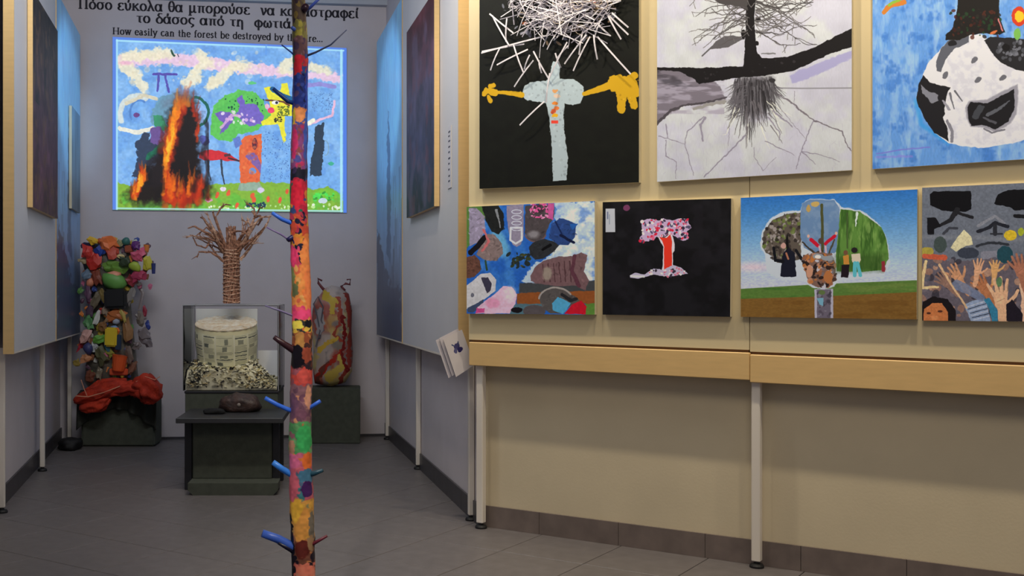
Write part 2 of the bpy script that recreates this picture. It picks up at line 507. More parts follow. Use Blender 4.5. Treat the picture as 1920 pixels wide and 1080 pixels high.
# ------------------------------------------------------------------ niche side panels
def side_surface(side, Y, off=0.0):
    return Vector((1.164 - .12 * Y - off, Y, 0)) if side > 0 else Vector((-1.087 - .138 * Y + off, Y, 0))
SN = {1: Vector((1, .12, 0)).normalized(), -1: Vector((-1, -.138, 0)).normalized()}   # into the wall
def side_panel(side, y0, y1, zb, mface, legs, label, near_edge=False, thick=0.055, legoff=0.075):
    r = thing('exhibition_stand', side_surface(side, (y0 + y1) / 2) + SN[side] * .05, label, 'display stand')
    a, b = side_surface(side, y0), side_surface(side, y1)
    n = SN[side] * thick
    fa = [Vector((a.x, a.y, PT)), Vector((b.x, b.y, PT)), Vector((b.x, b.y, zb)), Vector((a.x, a.y, zb))]
    bm = bmesh.new()
    d = (b - a).normalized()
    fb = [fa[0] + d * .012, fa[1] - d * .001, fa[2] - d * .001, fa[3] + d * .012]
    fb = [p + Vector((0, 0, -.010 if i < 2 else .010)) for i, p in enumerate(fb)]
    face = hexa(bm, fb, [p + n for p in fb], 0)
    uvl = bm.loops.layers.uv.new('UVMap')
    for l, uv in zip(face[0].loops, ((0, 1), (1, 1), (1, 0), (0, 0))): l[uvl].uv = uv
    obj('board', bm, None, r, mats=[mface])
    # near end cap in beech
    e0 = a - d * .002
    bm = bmesh.new()
    c = [Vector((e0.x, e0.y, PT)), Vector((e0.x, e0.y, zb)), ]
    w = 0.056 if near_edge else 0.056
    out = -SN[side] * 0.003
    p0 = e0 + out; p1 = e0 + d * .013 + out
    prism(bm, [p0, p1, p1 + SN[side] * w, p0 + SN[side] * w] if side > 0 else [p0, p0 + SN[side] * w, p1 + SN[side] * w, p1], zb, PT)
    o = obj('edge_strip', bm, M_BEECH, r)
    o['label'] = 'beech edge strip of the panel'
    bm = bmesh.new()
    q0 = a + d * .013 ; q1 = b - d * .001
    prism(bm, [q0 - SN[side] * .002, q1 - SN[side] * .002, q1 + SN[side] * w, q0 + SN[side] * w], zb, zb + .009)
    obj('bottom_strip', bm, M_LEG, r)
    for ly in legs:
        p = side_surface(side, ly) + SN[side] * legoff
        leg(p, zb + .03, r, Vector((SN[side].y, -SN[side].x, 0)), SN[side], 0.032)
    return r

# projected blue light and slate tree shapes, painted into the two far panels
def painted_blue_light(name, flip):
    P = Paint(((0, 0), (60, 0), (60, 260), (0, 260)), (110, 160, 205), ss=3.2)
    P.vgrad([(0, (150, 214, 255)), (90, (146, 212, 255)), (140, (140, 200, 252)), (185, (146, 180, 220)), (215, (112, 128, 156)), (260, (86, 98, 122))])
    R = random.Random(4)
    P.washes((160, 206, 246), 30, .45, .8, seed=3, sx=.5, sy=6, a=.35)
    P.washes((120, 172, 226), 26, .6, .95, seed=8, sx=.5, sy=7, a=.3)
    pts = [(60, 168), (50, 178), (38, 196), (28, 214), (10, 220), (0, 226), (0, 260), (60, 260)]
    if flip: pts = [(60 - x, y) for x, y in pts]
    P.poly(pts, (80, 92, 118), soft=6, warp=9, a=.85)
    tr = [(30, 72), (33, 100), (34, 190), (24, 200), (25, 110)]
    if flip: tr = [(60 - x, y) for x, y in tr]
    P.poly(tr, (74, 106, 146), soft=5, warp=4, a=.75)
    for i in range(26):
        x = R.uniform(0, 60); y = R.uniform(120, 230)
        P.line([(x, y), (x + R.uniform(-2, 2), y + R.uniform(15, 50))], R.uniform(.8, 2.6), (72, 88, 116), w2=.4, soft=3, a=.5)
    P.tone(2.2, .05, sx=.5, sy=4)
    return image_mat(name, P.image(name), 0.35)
F_R = painted_blue_light('painted_blue_light_right', False)
F_L = painted_blue_light('painted_blue_light_left', True)
side_panel(1, 5.75, 7.685, .842, M_GREY_PANEL, [5.80, 7.48], 'grey-white display panel right of the niche, carrying the dark violet painting')
side_panel(1, 7.70, 9.10, .842, F_R, [9.0], 'tall panel with projected blue light painted on it, at the right back of the niche')
side_panel(-1, 5.93, 7.50, .868, M_GREY_PANEL, [6.02, 7.42], 'grey-white display panel left of the niche, carrying the dark brown painting')
side_panel(-1, 7.515, 8.86, .868, F_L, [8.8], 'tall panel with projected blue light painted on it, at the left back of the niche')
# ------------------------------------------------------------------ wall lettering: a broad-nib serif alphabet
def arc(cx, cy, rx, ry, a0=0, a1=360, n=18):
    return [(cx + rx * math.cos(math.radians(a0 + (a1 - a0) * i / n)), cy + ry * math.sin(math.radians(a0 + (a1 - a0) * i / n))) for i in range(n + 1)]
ACC = [(.50, 1.14), (.58, 1.5)]
U_ = [(.02, .92), (.12, 1), (.2, .8), (.2, .3), (.38, 0), (.62, .08), (.78, .5), (.74, 1)]
A_ = [arc(.4, .5, .34, .5), [(.84, 1), (.76, .5), (.84, .03), (.98, .06)]]
G = {
 'Π': (1.35, [[(.25, 0), (.25, 1.4)], [(1.05, 0), (1.05, 1.4)], [(.05, 1.37), (1.25, 1.37)]], [(.25, 0), (1.05, 0)]),
 'ο': (.95, [arc(.45, .5, .36, .5)], []), 'ό': (.95, [arc(.45, .5, .36, .5), ACC], []),
 'σ': (1.05, [arc(.45, .5, .36, .5), [(.42, .97), (1.0, .97)]], []),
 'ς': (.85, [arc(.5, .55, .36, .45, 40, 250), [(.38, .12), (.66, .0), (.66, -.2), (.42, -.4)]], []),
 'ε': (.82, [arc(.44, .76, .3, .24, 30, 265), arc(.44, .26, .36, .27, 95, 330)], []),
 'υ': (.95, [U_], []), 'ύ': (.95, [U_, ACC], []),
 'κ': (.98, [[(.18, 0), (.18, 1)], [(.8, 1), (.28, .5)], [(.38, .58), (.86, 0)]], [(.18, 0), (.86, 0)]),
 'λ': (.95, [[(.04, 1.45), (.2, 1.5), (.78, .08), (.92, .02)], [(.44, .92), (.08, 0)]], [(.1, 0)]),
 'α': (1.05, A_, []), 'ά': (1.05, A_ + [ACC], []),
 'θ': (.88, [arc(.43, .75, .33, .75), [(.1, .76), (.76, .76)]], []),
 'μ': (1.1, [[(.2, 1), (.2, -.45)], [(.2, .25), (.4, 0), (.66, .12), (.76, .35)], [(.76, 1), (.76, .12), (.88, 0), (1.02, .08)]], [(.2, -.45)]),
 'π': (1.1, [[(.02, .95), (1.05, .95)], [(.32, .95), (.28, 0)], [(.76, .95), (.76, .1), (.95, .02)]], []),
 'ρ': (.98, [arc(.52, .5, .36, .5), [(.17, .55), (.17, -.45)]], [(.17, -.45)]),
 'ν': (.9, [[(.05, 1), (.2, .95), (.42, 0)], [(.42, 0), (.76, .6), (.72, 1)]], []),
 'τ': (.82, [[(.02, .95), (.8, .95)], [(.4, .95), (.4, .1), (.6, .02)]], []),
 'φ': (1.12, [arc(.54, .5, .46, .5), [(.54, 1.1), (.54, -.45)]], []),
 'δ': (.92, [arc(.44, .44, .36, .44), [(.56, .86), (.26, 1.2), (.42, 1.48), (.8, 1.44)]], []),
 'η': (1.0, [[(.2, 1), (.2, 0)], [(.2, .7), (.45, 1), (.7, .9), (.76, .6), (.76, -.45)]], [(.2, 0)]),
 'ω': (1.2, [[(.3, 1), (.1, .6), (.16, .12), (.36, 0), (.56, .15), (.58, .7)], [(.58, .7), (.6, .15), (.8, 0), (1.0, .12), (1.06, .6), (.86, 1)]], []),
 'ι': (.5, [[(.22, 1), (.22, .1), (.42, .02)]], []), 'ί': (.55, [[(.22, 1), (.22, .1), (.42, .02)], [(.24, 1.14), (.34, 1.5)]], []),
 '.': (.42, [[(.2, .05), (.2, .22)]], []),
 'H': (1.5, [[(.25, 0), (.25, 1.4)], [(1.2, 0), (1.2, 1.4)], [(.25, .7), (1.2, .7)]], [(.25, 0), (1.2, 0), (.25, 1.36), (1.2, 1.36)]),
 'o': (.95, [arc(.45, .5, .36, .5)], []),
 'w': (1.35, [[(.1, 1), (.4, 0)], [(.4, 0), (.66, .95)], [(.66, .95), (.92, 0)], [(.92, 0), (1.2, 1)]], [(.12, .97), (.66, .97), (1.2, .97)]),
 'e': (.85, [[(.12, .56), (.74, .56)], arc(.44, .5, .33, .5, 10, 320)], []),
 'a': (.92, [[(.15, .85), (.4, 1), (.62, .85), (.62, .1), (.85, .05)], arc(.38, .28, .26, .27)], []),
 's': (.72, [[(.58, .85), (.35, 1), (.16, .8), (.3, .58), (.55, .4), (.5, .08), (.3, 0), (.1, .18)]], []),
 'i': (.5, [[(.24, 1), (.24, 0)], [(.24, 1.25), (.24, 1.42)]], [(.24, 0)]),
 'l': (.5, [[(.24, 1.5), (.24, 0)]], [(.24, 0)]),
 'y': (.95, [[(.1, 1), (.45, .05)], [(.82, 1), (.45, .05), (.3, -.4), (.1, -.4)]], [(.12, .97), (.82, .97)]),
 'c': (.8, [arc(.44, .5, .34, .5, 50, 320)], []),
 'n': (1.05, [[(.22, 1), (.22, 0)], [(.22, .75), (.5, 1), (.76, .85), (.76, 0)]], [(.22, 0), (.76, 0)]),
 't': (.62, [[(.28, 1.35), (.28, .12), (.52, .04)], [(.06, .96), (.54, .96)]], []),
 'h': (1.05, [[(.22, 1.5), (.22, 0)], [(.22, .75), (.5, 1), (.76, .85), (.76, 0)]], [(.22, 0), (.76, 0)]),
 'f': (.66, [[(.28, 0), (.28, 1.2), (.45, 1.48), (.62, 1.4)], [(.06, .96), (.56, .96)]], [(.28, 0)]),
 'r': (.78, [[(.24, 1), (.24, 0)], [(.24, .7), (.48, 1), (.68, .95)]], [(.24, 0)]),
 'b': (.98, [[(.18, 1.5), (.18, 0)], arc(.5, .5, .34, .5)], []),
 'd': (1.0, [[(.8, 1.5), (.8, 0)], arc(.46, .5, .34, .5)], []),
 'u': (1.02, [[(.2, 1), (.2, .3), (.4, 0), (.74, .25)], [(.78, 1), (.78, 0)]], [(.14, .97), (.72, .97)]),
}
M_INK = mat('dark_lettering_ink', (46, 42, 50), 0.8)
def text_width(t): return sum(.62 if c == ' ' else G[c][0] * .92 + .06 for c in t)
def letters(text, pl, pr, xh, label):
    """pl, pr: photo points of the left and right ends of the baseline on the back wall"""
    A = BACK(pl[0], pl[1], 0.002); B = BACK(pr[0], pr[1], 0.002)
    k = (B - A).length / text_width(text); ux = (B - A).normalized(); uz = Vector((0, 0, 1))
    root = thing('wall_lettering', (A + B) / 2, label, 'lettering'); cx = 0
    def quad(bm, p, q, w):
        d = Vector((q[0] - p[0], q[1] - p[1], 0)); L = d.length
        if L < 1e-6: return
        d /= L; n = Vector((-d.y, d.x, 0)) * (w / 2)
        e = d * (w * .18)
        cs = [Vector((p[0], p[1], 0)) - n - e, Vector((q[0], q[1], 0)) - n + e, Vector((q[0], q[1], 0)) + n + e, Vector((p[0], p[1], 0)) + n - e]
        f = [A + ux * (c.x * k) + uz * (c.y * xh) for c in cs]
        hexa(bm, f, [v + NB * 0.002 for v in f])
    for c in text:
        if c == ' ': cx += .62; continue
        w, strokes, serifs = G[c]; bm = bmesh.new()
        for s in strokes:
            for p, q in zip(s, s[1:]):
                dx, dy = q[0] - p[0], q[1] - p[1]; L = math.hypot(dx, dy) + 1e-9
                quad(bm, (cx + p[0] * .92, p[1]), (cx + q[0] * .92, q[1]), .11 + .15 * abs(dy) / L)
        for sx, sy in serifs: quad(bm, (cx + sx * .92 - .21, sy + .04), (cx + sx * .92 + .21, sy + .04), .11)
        obj('full_stop' if c == '.' else 'letter', bm, M_INK, root)
        cx += w * .92 + .06
    return root
letters('Πόσο εύκολα θα μπορούσε  να καταστραφεί', (147, 16), (674, 34), .056, 'uppermost line of large black Greek lettering on the niche wall')
letters('το δάσος από τη  φωτιά...', (256, 42), (567, 54), .054, 'second, shorter line of black Greek lettering on the niche wall')
letters('How easily can the forest be destroyed by the fire...', (211, 64), (606, 79), .038, 'small black English sentence just above the projected picture')

# ------------------------------------------------------------------ the projected picture
q = [(211, 69), (650, 90), (650, 399), (211, 394)]
P = Paint(q, (122, 178, 240), zoom=(140, 0, .38889), ss=2.4)
P.washes((150, 198, 248), 60, .4, .8, a=.7, seed=2, sy=.7); P.washes((96, 150, 226), 45, .55, .85, a=.6, seed=9)
P.vgrad_done = 1
P.poly([(205, 265), (330, 245), (520, 260), (700, 285), (900, 310), (1060, 345), (1290, 355), (1290, 400), (1100, 375), (900, 368), (700, 345), (480, 315), (205, 320)], (236, 205, 232), soft=8, warp=18)
for (x, y, rx, ry, r) in ((290, 270, 80, 28, 0), (390, 262, 90, 30, 0), (250, 330, 60, 30, .6), (310, 400, 60, 26, 1.0), (620, 285, 60, 26, .7), (560, 385, 55, 30, -.6), (590, 330, 50, 24, -.8), (780, 320, 70, 28, -.2), (700, 370, 80, 30, -.6), (660, 410, 40, 22, -.4), (1030, 300, 60, 26, -.3), (1170, 330, 80, 22, .2), (1010, 340, 40, 16, 0)):
    P.ell(x, y, rx, ry, (243, 236, 208), rot=r, soft=10, warp=22, a=.92)
P.ell(240, 305, 30, 10, (240, 170, 210), soft=8, warp=8, a=.7)
P.dabs(60, (250, 250, 900, 420), [(250, 246, 226), (236, 222, 190)], r=(6, 16), seed=3, a=.35)
P.line([(460, 245), (475, 270)], 10, (40, 80, 60), warp=6); P.line([(490, 262), (496, 275)], 4, (60, 70, 90))
# little table shape
P.line([(375, 360), (485, 362)], 12, (88, 78, 176), warp=4); P.line([(400, 362), (395, 440)], 11, (88, 84, 180), warp=5); P.line([(432, 362), (448, 445)], 11, (88, 84, 180), warp=5)
# left arc with an eye
P.ring(300, 555, 82, 92, 26, (214, 226, 226), 160, 300, soft=4, warp=7); P.line([(215, 620), (300, 640), (370, 620)], 20, (240, 240, 226), warp=6); P.ring(310, 545, 45, 60, 10, (90, 140, 210), 150, 300)
P.ell(295, 556, 14, 12, (110, 70, 140), warp=4); P.line([(250, 500), (330, 460), (390, 480)], 18, (220, 214, 190), warp=6)
# tree being burnt
P.poly([(370, 540), (400, 470), (480, 450), (560, 465), (600, 500), (580, 560), (520, 610), (470, 650), (400, 620), (360, 590)], (110, 160, 190), warp=12, soft=4)
P.poly([(372, 560), (420, 560), (445, 620), (420, 640), (380, 610)], (60, 150, 110), warp=8); P.ring(560, 545, 78, 74, 14, (26, 104, 90), -80, 70, warp=4); P.ell(585, 555, 44, 50, (150, 190, 244), warp=6)
P.poly([(290, 690), (330, 640), (360, 640), (350, 680), (400, 650), (440, 700), (420, 760), (370, 790), (330, 860), (280, 850), (300, 760)], (52, 66, 92), warp=12, soft=3)
P.poly([(360, 620), (410, 610), (430, 650), (400, 700), (365, 690)], (110, 84, 150), warp=9); P.line([(350, 760), (420, 700)], 26, (30, 118, 90), warp=8)
P.poly([(420, 720), (470, 690), (520, 720), (500, 800), (400, 800)], (140, 50, 80), warp=10)
# bushes, tree, star, bird
P.poly([(650, 600), (662, 520), (715, 465), (780, 438), (850, 442), (895, 480), (925, 540), (960, 560), (930, 600), (850, 640), (780, 650), (750, 690), (690, 680), (650, 650)], (98, 200, 92), warp=9, soft=2)
P.poly([(660, 545), (720, 530), (780, 560), (830, 590), (830, 520), (800, 480), (790, 450)], (90, 196, 90), warp=5)
P.dabs(40, (715, 470, 910, 540), [(24, 90, 60)], r=(3, 6), seed=5, test=lambda x, y: y < 560)
P.poly([(665, 555), (700, 540), (745, 545), (760, 580), (715, 640), (692, 648), (712, 600), (690, 580)], (118, 98, 190), warp=7)
P.poly([(775, 480), (800, 458), (815, 500), (870, 510), (905, 560), (895, 600), (840, 612), (800, 590), (770, 560), (790, 520)], (120, 104, 200), warp=8)
P.dabs(26, (695, 540, 890, 600), [(232, 190, 238), (250, 240, 255)], r=(4, 10), seed=6, a=.8)
P.line([(700, 620), (750, 560), (790, 565)], 13, (230, 180, 230), warp=5, a=.8)
P.poly([(905, 425), (940, 420), (985, 440), (990, 405), (1020, 402), (1030, 450), (1050, 500), (1046, 560), (1010, 560), (1005, 600), (1015, 680), (1000, 690), (975, 600), (900, 610), (890, 590), (940, 560), (935, 500)], (240, 234, 60), warp=5, soft=1.5)
P.line([(948, 430), (985, 458), (1050, 480)], 22, (24, 96, 150), warp=5)
P.line([(915, 485), (1000, 492), (1030, 510)], 8, (110, 60, 50), warp=3); P.ell(962, 497, 18, 10, (250, 250, 250)); P.ell(968, 497, 7, 7, (40, 40, 60)); P.ell(940, 535, 16, 14, (244, 70, 120), warp=4); P.ell(922, 515, 12, 14, (240, 190, 220), warp=4)
P.dabs(60, (970, 515, 1030, 560), [(80, 110, 40), (120, 130, 40)], r=(3, 5), seed=8); P.dabs(18, (955, 568, 995, 590), [(60, 60, 40)], r=(3, 6), seed=9)
P.ell(850, 402, 18, 8, (96, 200, 130), warp=6)
P.poly([(790, 690), (815, 660), (895, 650), (895, 700), (890, 880), (795, 885), (785, 780)], (232, 108, 62), warp=7)
P.poly([(830, 740), (870, 745), (892, 800), (892, 840), (860, 800), (815, 760)], (130, 100, 170), warp=5); P.ell(850, 828, 18, 16, (110, 150, 220), warp=4); P.ell(862, 697, 14, 28, (90, 40, 60), warp=5); P.poly([(750, 670), (790, 660), (800, 700), (770, 720)], (100, 130, 210), warp=6)
P.dabs(40, (800, 670, 890, 870), [(214, 80, 50), (244, 140, 80)], r=(5, 11), seed=14, a=.5)
P.ell(620, 680, 28, 22, (84, 96, 180), warp=8, rot=.6)
P.poly([(592, 740), (640, 722), (700, 732), (740, 745), (785, 780), (740, 780), (700, 775), (620, 775), (596, 765)], (214, 46, 56), warp=5); P.line([(735, 765), (785, 779)], 8, (70, 40, 50)); P.line([(720, 752), (740, 750)], 14, (90, 50, 60), warp=4)
P.line([(638, 775), (640, 830), (650, 870)], 10, (60, 74, 96), w2=6, warp=3); P.line([(700, 775), (704, 840), (718, 900)], 11, (54, 66, 84), w2=6, warp=3)
# right tree trunk
P.poly([(1160, 610), (1200, 592), (1196, 700), (1190, 850), (1130, 850), (1130, 800), (1150, 720)], (48, 64, 84), warp=10)
P.ring(1205, 715, 18, 36, 5, (130, 170, 200), -90, 90); P.line([(1128, 600), (1190, 575), (1240, 560), (1250, 490)], 12, (236, 190, 220), warp=5); P.line([(1110, 605), (1150, 580)], 18, (250, 250, 230), warp=5)
P.line([(1120, 412), (1180, 405), (1250, 420)], 20, (150, 146, 220), warp=5); P.dabs(90, (1130, 440, 1240, 540), [(90, 130, 190)], r=(2, 3.5), seed=31)
P.dabs(150, (900, 640, 1040, 870), [(80, 120, 190)], r=(2, 3.2), seed=32); P.ell(1235, 790, 16, 9, (70, 180, 150), warp=6)
# grass
P.poly([(200, 880), (300, 905), (500, 900), (700, 890), (780, 885), (880, 880), (1030, 886), (1100, 900), (1150, 920), (1220, 900), (1270, 930), (1300, 980), (1300, 1030), (200, 1030)], (134, 184, 62), warp=8, soft=3)
P.washes((96, 196, 70), 40, .45, .7, seed=21, a=.7, box=(200, 930, 1300, 1030)); P.ell(1210, 940, 60, 24, (120, 200, 60), warp=12); P.dabs(26, (1150, 930, 1250, 970), [(86, 230, 90), (60, 160, 60)], r=(5, 12), seed=22)
P.poly([(790, 885), (880, 880), (900, 905), (840, 925), (780, 915)], (150, 178, 160), warp=6)
for x, y in ((680, 940), (640, 965), (735, 930), (775, 990), (850, 945), (858, 965), (925, 960), (985, 965), (1018, 925)):
    P.ell(x, y, 9, 15, (232, 96, 60), rot=.3, warp=6)
P.ell(890, 918, 18, 13, (214, 206, 236), warp=5); P.ell(708, 912, 14, 12, (234, 224, 240), warp=5); P.ell(640, 965, 20, 12, (220, 160, 190), warp=6); P.ell(1195, 970, 22, 12, (200, 220, 230), warp=5)
P.dabs(60, (640, 985, 1290, 1008), [(200, 240, 160), (240, 250, 230)], r=(4, 8), seed=23, a=.9); P.dabs(30, (820, 978, 910, 1000), [(30, 70, 90)], r=(4, 8), seed=24)
# fire: soot first, flames over it
soot = [(245, 960), (290, 890), (350, 800), (420, 700), (450, 560), (500, 470), (560, 470), (585, 560), (590, 700), (600, 840), (650, 880), (640, 950), (560, 985), (420, 985), (300, 985)]
P.poly(soot, (24, 12, 12), soft=55, warp=26, a=.96)
P.poly([(470, 520), (540, 480), (580, 560), (590, 860), (520, 980), (430, 960), (430, 760)], (20, 8, 8), soft=24, warp=20)
FR = random.Random(8)
REDS = [(150, 30, 8), (186, 44, 8), (214, 64, 10)]; ORG = [(232, 96, 10), (244, 124, 14), (250, 150, 24)]
def flames(path, n, spread, w, h, cols_, a=.75, soft=12):
    for i in range(n):
        t = FR.random() * (len(path) - 1); k = int(t); f = t - k
        x = path[k][0] * (1 - f) + path[k + 1][0] * f + FR.gauss(0, spread); y = path[k][1] * (1 - f) + path[k + 1][1] * f + FR.gauss(0, spread)
        hh = h * FR.uniform(.6, 1.5); dx = FR.uniform(-.12, .3) * hh
        P.line([(x, y), (x + dx * .4, y - hh * .5), (x + dx, y - hh)], w * FR.uniform(.6, 1.3), FR.choice(cols_), w2=1, soft=soft, warp=8, a=a)
flames([(440, 900), (445, 780), (465, 680), (480, 590), (520, 520)], 60, 14, 26, 80, REDS, .5)
flames([(560, 520), (580, 600), (585, 700)], 16, 5, 12, 60, REDS, .6, 6)
flames([(450, 960), (500, 975), (560, 960), (620, 920)], 60, 20, 24, 60, REDS, .6)
flames([(440, 960), (450, 880), (540, 960), (550, 880)], 34, 14, 16, 70, ORG[:2], .6, 8)
flames([(435, 820), (450, 720), (470, 620), (490, 540)], 46, 8, 20, 84, ORG, .75, 8)
flames([(480, 540), (520, 500), (560, 520)], 16, 8, 18, 44, [(190, 110, 40), (214, 110, 30)], .6, 8)
flames([(442, 780), (458, 700), (470, 640)], 14, 5, 12, 60, [(255, 196, 50), (255, 170, 30)], .8, 6)
flames([(285, 960), (305, 900), (335, 850)], 34, 8, 20, 54, REDS + ORG, .7, 8); flames([(300, 930), (318, 880)], 12, 4, 11, 44, [(255, 200, 60), (255, 160, 30)], .85, 6)
P.washes((14, 5, 4), 60, .5, .72, seed=42, sx=.6, sy=1.4, a=.65, box=(500, 540, 640, 960)); P.washes((16, 8, 8), 50, .5, .75, seed=44, a=.6, box=(340, 800, 430, 970))
P.line([(430, 510), (500, 450), (560, 465)], 36, (112, 112, 132), soft=34, warp=14, a=.45)
P.tone(9, .05)
# bright rim where the beam ends
P.poly([(150, 150), (1340, 150), (1340, 260), (1290, 244), (920, 224), (203, 193), (203, 1010), (150, 1010)], (92, 136, 232), soft=4)
P.poly([(1294, 150), (1340, 150), (1340, 1060), (1294, 1060)], (84, 130, 230), soft=4)
P.poly([(150, 1010), (1292, 1022), (1292, 1060), (150, 1060)], (96, 120, 130), soft=4)
for a, b, w in (((203, 193), (203, 1008), 9), ((203, 196), (920, 226), 9), ((920, 226), (1296, 244), 8), ((1285, 244), (1285, 1018), 12), ((203, 1004), (1290, 1018), 7)):
    P.line([a, b], w, (178, 238, 255), soft=3, a=.85)
P.line([(917, 215), (917, 262)], 8, (100, 160, 240), soft=4, a=.7)
PM = image_mat('projected_picture', P.image('projected_picture'), 0.5, emit=0.95)
co = [BACK(x, y, 0.012) for x, y in q]
M_BLUE_EDGE = mat('blue_screen_border', (84, 118, 196), 0.6)
root = thing('projected_picture', BACK(430, 396, 0.0), 'bright projected child\'s painting of a burning forest on the niche wall', 'projection')
canvas('screen', co, NB, 0.004, PM, M_BLUE_EDGE, None, None, root)

# ------------------------------------------------------------------ pictures on the long wall
M_SIDE = mat('canvas_side', (206, 196, 168), 0.8)
M_SIDE_D = mat('dark_canvas_side', (60, 56, 54), 0.8)
CD = 0.108
def wall_canvas(name, quadpx, ztop, painter, label, side=M_SIDE, rough=.5, bump=0.0, thick=.026, cat='painting'):
    """quadpx = [tl,tr,br,bl]; ztop lifts the unseen top edge"""
    c = [RW(x, y, CD) for x, y in quadpx]
    painter.C = painter.C * np.array([1.07, 1.10, 1.17])
    fm = image_mat(name, painter.image(name), rough, bump=bump)
    return canvas(cat, c, NR, thick, fm, side, label, cat)
def tops(bl, br, z):
    a = RW(bl[0], bl[1], CD); b = RW(br[0], br[1], CD)
    a.z = z; b.z = z
    pa, pb = proj(a), proj(b)
    return [pa, pb, br, bl]

# black picture with the white paper nest
Q1 = tops((899, 354), (1198, 342), 2.98)
P = Paint(Q1, (14, 16, 11), zoom=(880, 0, .3427), ss=1.5)
P.tone(40, .2, seed=3); P.tone(9, .1, seed=4)
P.dabs(300, (190, -300, 840, 320), [(120, 120, 128), (90, 88, 98), (160, 158, 168), (170, 140, 110), (60, 62, 70)], r=(8, 22), seed=1, test=lambda x, y: math.hypot((x - 500) / 330, (y + 20) / 260) < 1, asp=(.2, .5), a=.8)
P.ell(690, 0, 34, 12, (214, 80, 50), warp=5); P.ell(320, 120, 16, 10, (200, 110, 60), warp=5)
g = (176, 188, 186)
P.poly([(305, 500), (318, 462), (370, 440), (440, 436), (452, 420), (480, 330), (512, 330), (516, 425), (590, 424), (640, 462), (648, 510), (625, 560), (585, 572), (540, 560), (535, 640), (548, 780), (560, 860), (552, 985), (478, 990), (470, 800), (455, 640), (442, 560), (400, 552), (330, 545), (308, 525)], g, warp=6)
P.dabs(260, (300, 430, 650, 980), [(150, 162, 160), (196, 206, 202), (128, 138, 140)], r=(3, 9), seed=2, test=inpoly([(310, 500), (370, 445), (600, 430), (640, 500), (585, 565), (535, 570), (555, 980), (480, 985), (450, 560), (330, 540)]), a=.5)
for x, y, c in ((490, 492, (214, 150, 90)), (500, 520, (220, 190, 160)), (488, 562, (226, 130, 50)), (496, 590, (226, 120, 60)), (488, 628, (230, 170, 30)), (480, 606, (210, 90, 50))): P.ell(x, y, 15, 11, c, warp=8)
P.poly([(468, 655), (506, 655), (506, 672), (468, 672)], (232, 66, 48))
yl = (206, 158, 26)
P.line([(302, 516), (230, 506), (150, 502)], 32, yl, w2=16, warp=3); P.line([(150, 505), (100, 495), (85, 510)], 40, yl, w2=30, warp=8); P.line([(120, 470), (140, 465)], 26, yl, warp=5); P.line([(110, 530), (120, 552)], 24, yl, warp=5)
P.line([(646, 508), (740, 478), (810, 455)], 22, yl, w2=50, warp=4); P.line([(810, 455), (870, 450)], 90, yl, w2=70, warp=12); P.line([(800, 430), (830, 415)], 26, yl, warp=5); P.line([(880, 430), (905, 412)], 40, yl, warp=5); P.line([(900, 450), (915, 510)], 40, yl, warp=5); P.line([(840, 490), (840, 600)], 56, yl, w2=40, warp=7); P.line([(880, 500), (905, 580)], 50, yl, w2=36, warp=7)
P.dabs(90, (80, 420, 925, 615), [(168, 124, 18), (232, 184, 50)], r=(3, 7), seed=6, test=lambda x, y: (x < 300 and abs(y - 510) < 14) or (x > 800 and y > 430), a=.6)
black_pic = wall_canvas('black_nest_picture', Q1, None, P, 'tall black picture with white paper strip nest and yellow hands', side=M_SIDE, rough=.6)
# the strips are real paper standing off the picture
M_STRIP = mat('white_paper_strip', (236, 232, 240), 0.7)
M_STRIP2 = mat('grey_paper_strip', (176, 172, 186), 0.7)
Z1 = (880, 0, .3427)
def zp(p, z=Z1): return (z[0] + p[0] * z[2], z[1] + p[1] * z[2])
def strip(p, q, off0, off1, w=.0072, m=None, bow=.006):
    a = RW(*zp(p), CD + off0); b = RW(*zp(q), CD + off1)
    bm = bmesh.new(); d = (b - a).normalized(); n = d.cross(NR).normalized() * w / 2
    rings = []
    for i in range(4):
        t = i / 3; c = a.lerp(b, t) - NR * (bow * 4 * t * (1 - t))
        rings.append([bm.verts.new(v) for v in (c - n, c + n, c + n + NR * .0012, c - n + NR * .0012)])
    for r1, r2 in zip(rings, rings[1:]):
        for k in range(4): bm.faces.new((r1[k], r1[(k + 1) % 4], r2[(k + 1) % 4], r2[k]))
    bm.faces.new(rings[0]); bm.faces.new(rings[-1])
    obj('paper_strip', bm, m or M_STRIP, black_pic)
for p, q in (((125, 85), (215, 245)), ((110, 75), (240, 180)), ((65, 290), (420, 195)), ((68, 282), (300, 240)), ((150, 355), (320, 270)), ((115, 385), (165, 265)), ((245, 475), (350, 330)), ((240, 240), (295, 395)), ((275, 685), (410, 555)), ((420, 560), (440, 400)), ((440, 440), (350, 280)), ((435, 430), (535, 230)), ((568, 388), (660, 200)), ((520, 350), (640, 190)),
             ((700, 325), (680, 190)), ((882, 405), (700, 200)), ((770, 195), (700, 130)), ((830, 215), (750, 70)), ((870, 190), (740, 60)), ((870, 150), (780, 70)), ((395, 400), (380, 330)), ((400, 80), (380, -60)), ((300, 380), (330, 300)), ((200, 230), (205, 100)), ((480, 320), (540, 250)), ((600, 300), (625, 150)), ((500, 370), (470, 290)), ((420, 200), (490, 60))):
    strip(p, q, .012 + random.uniform(0, .02), .02 + random.uniform(0, .03), w=.0072)
random.seed(7)
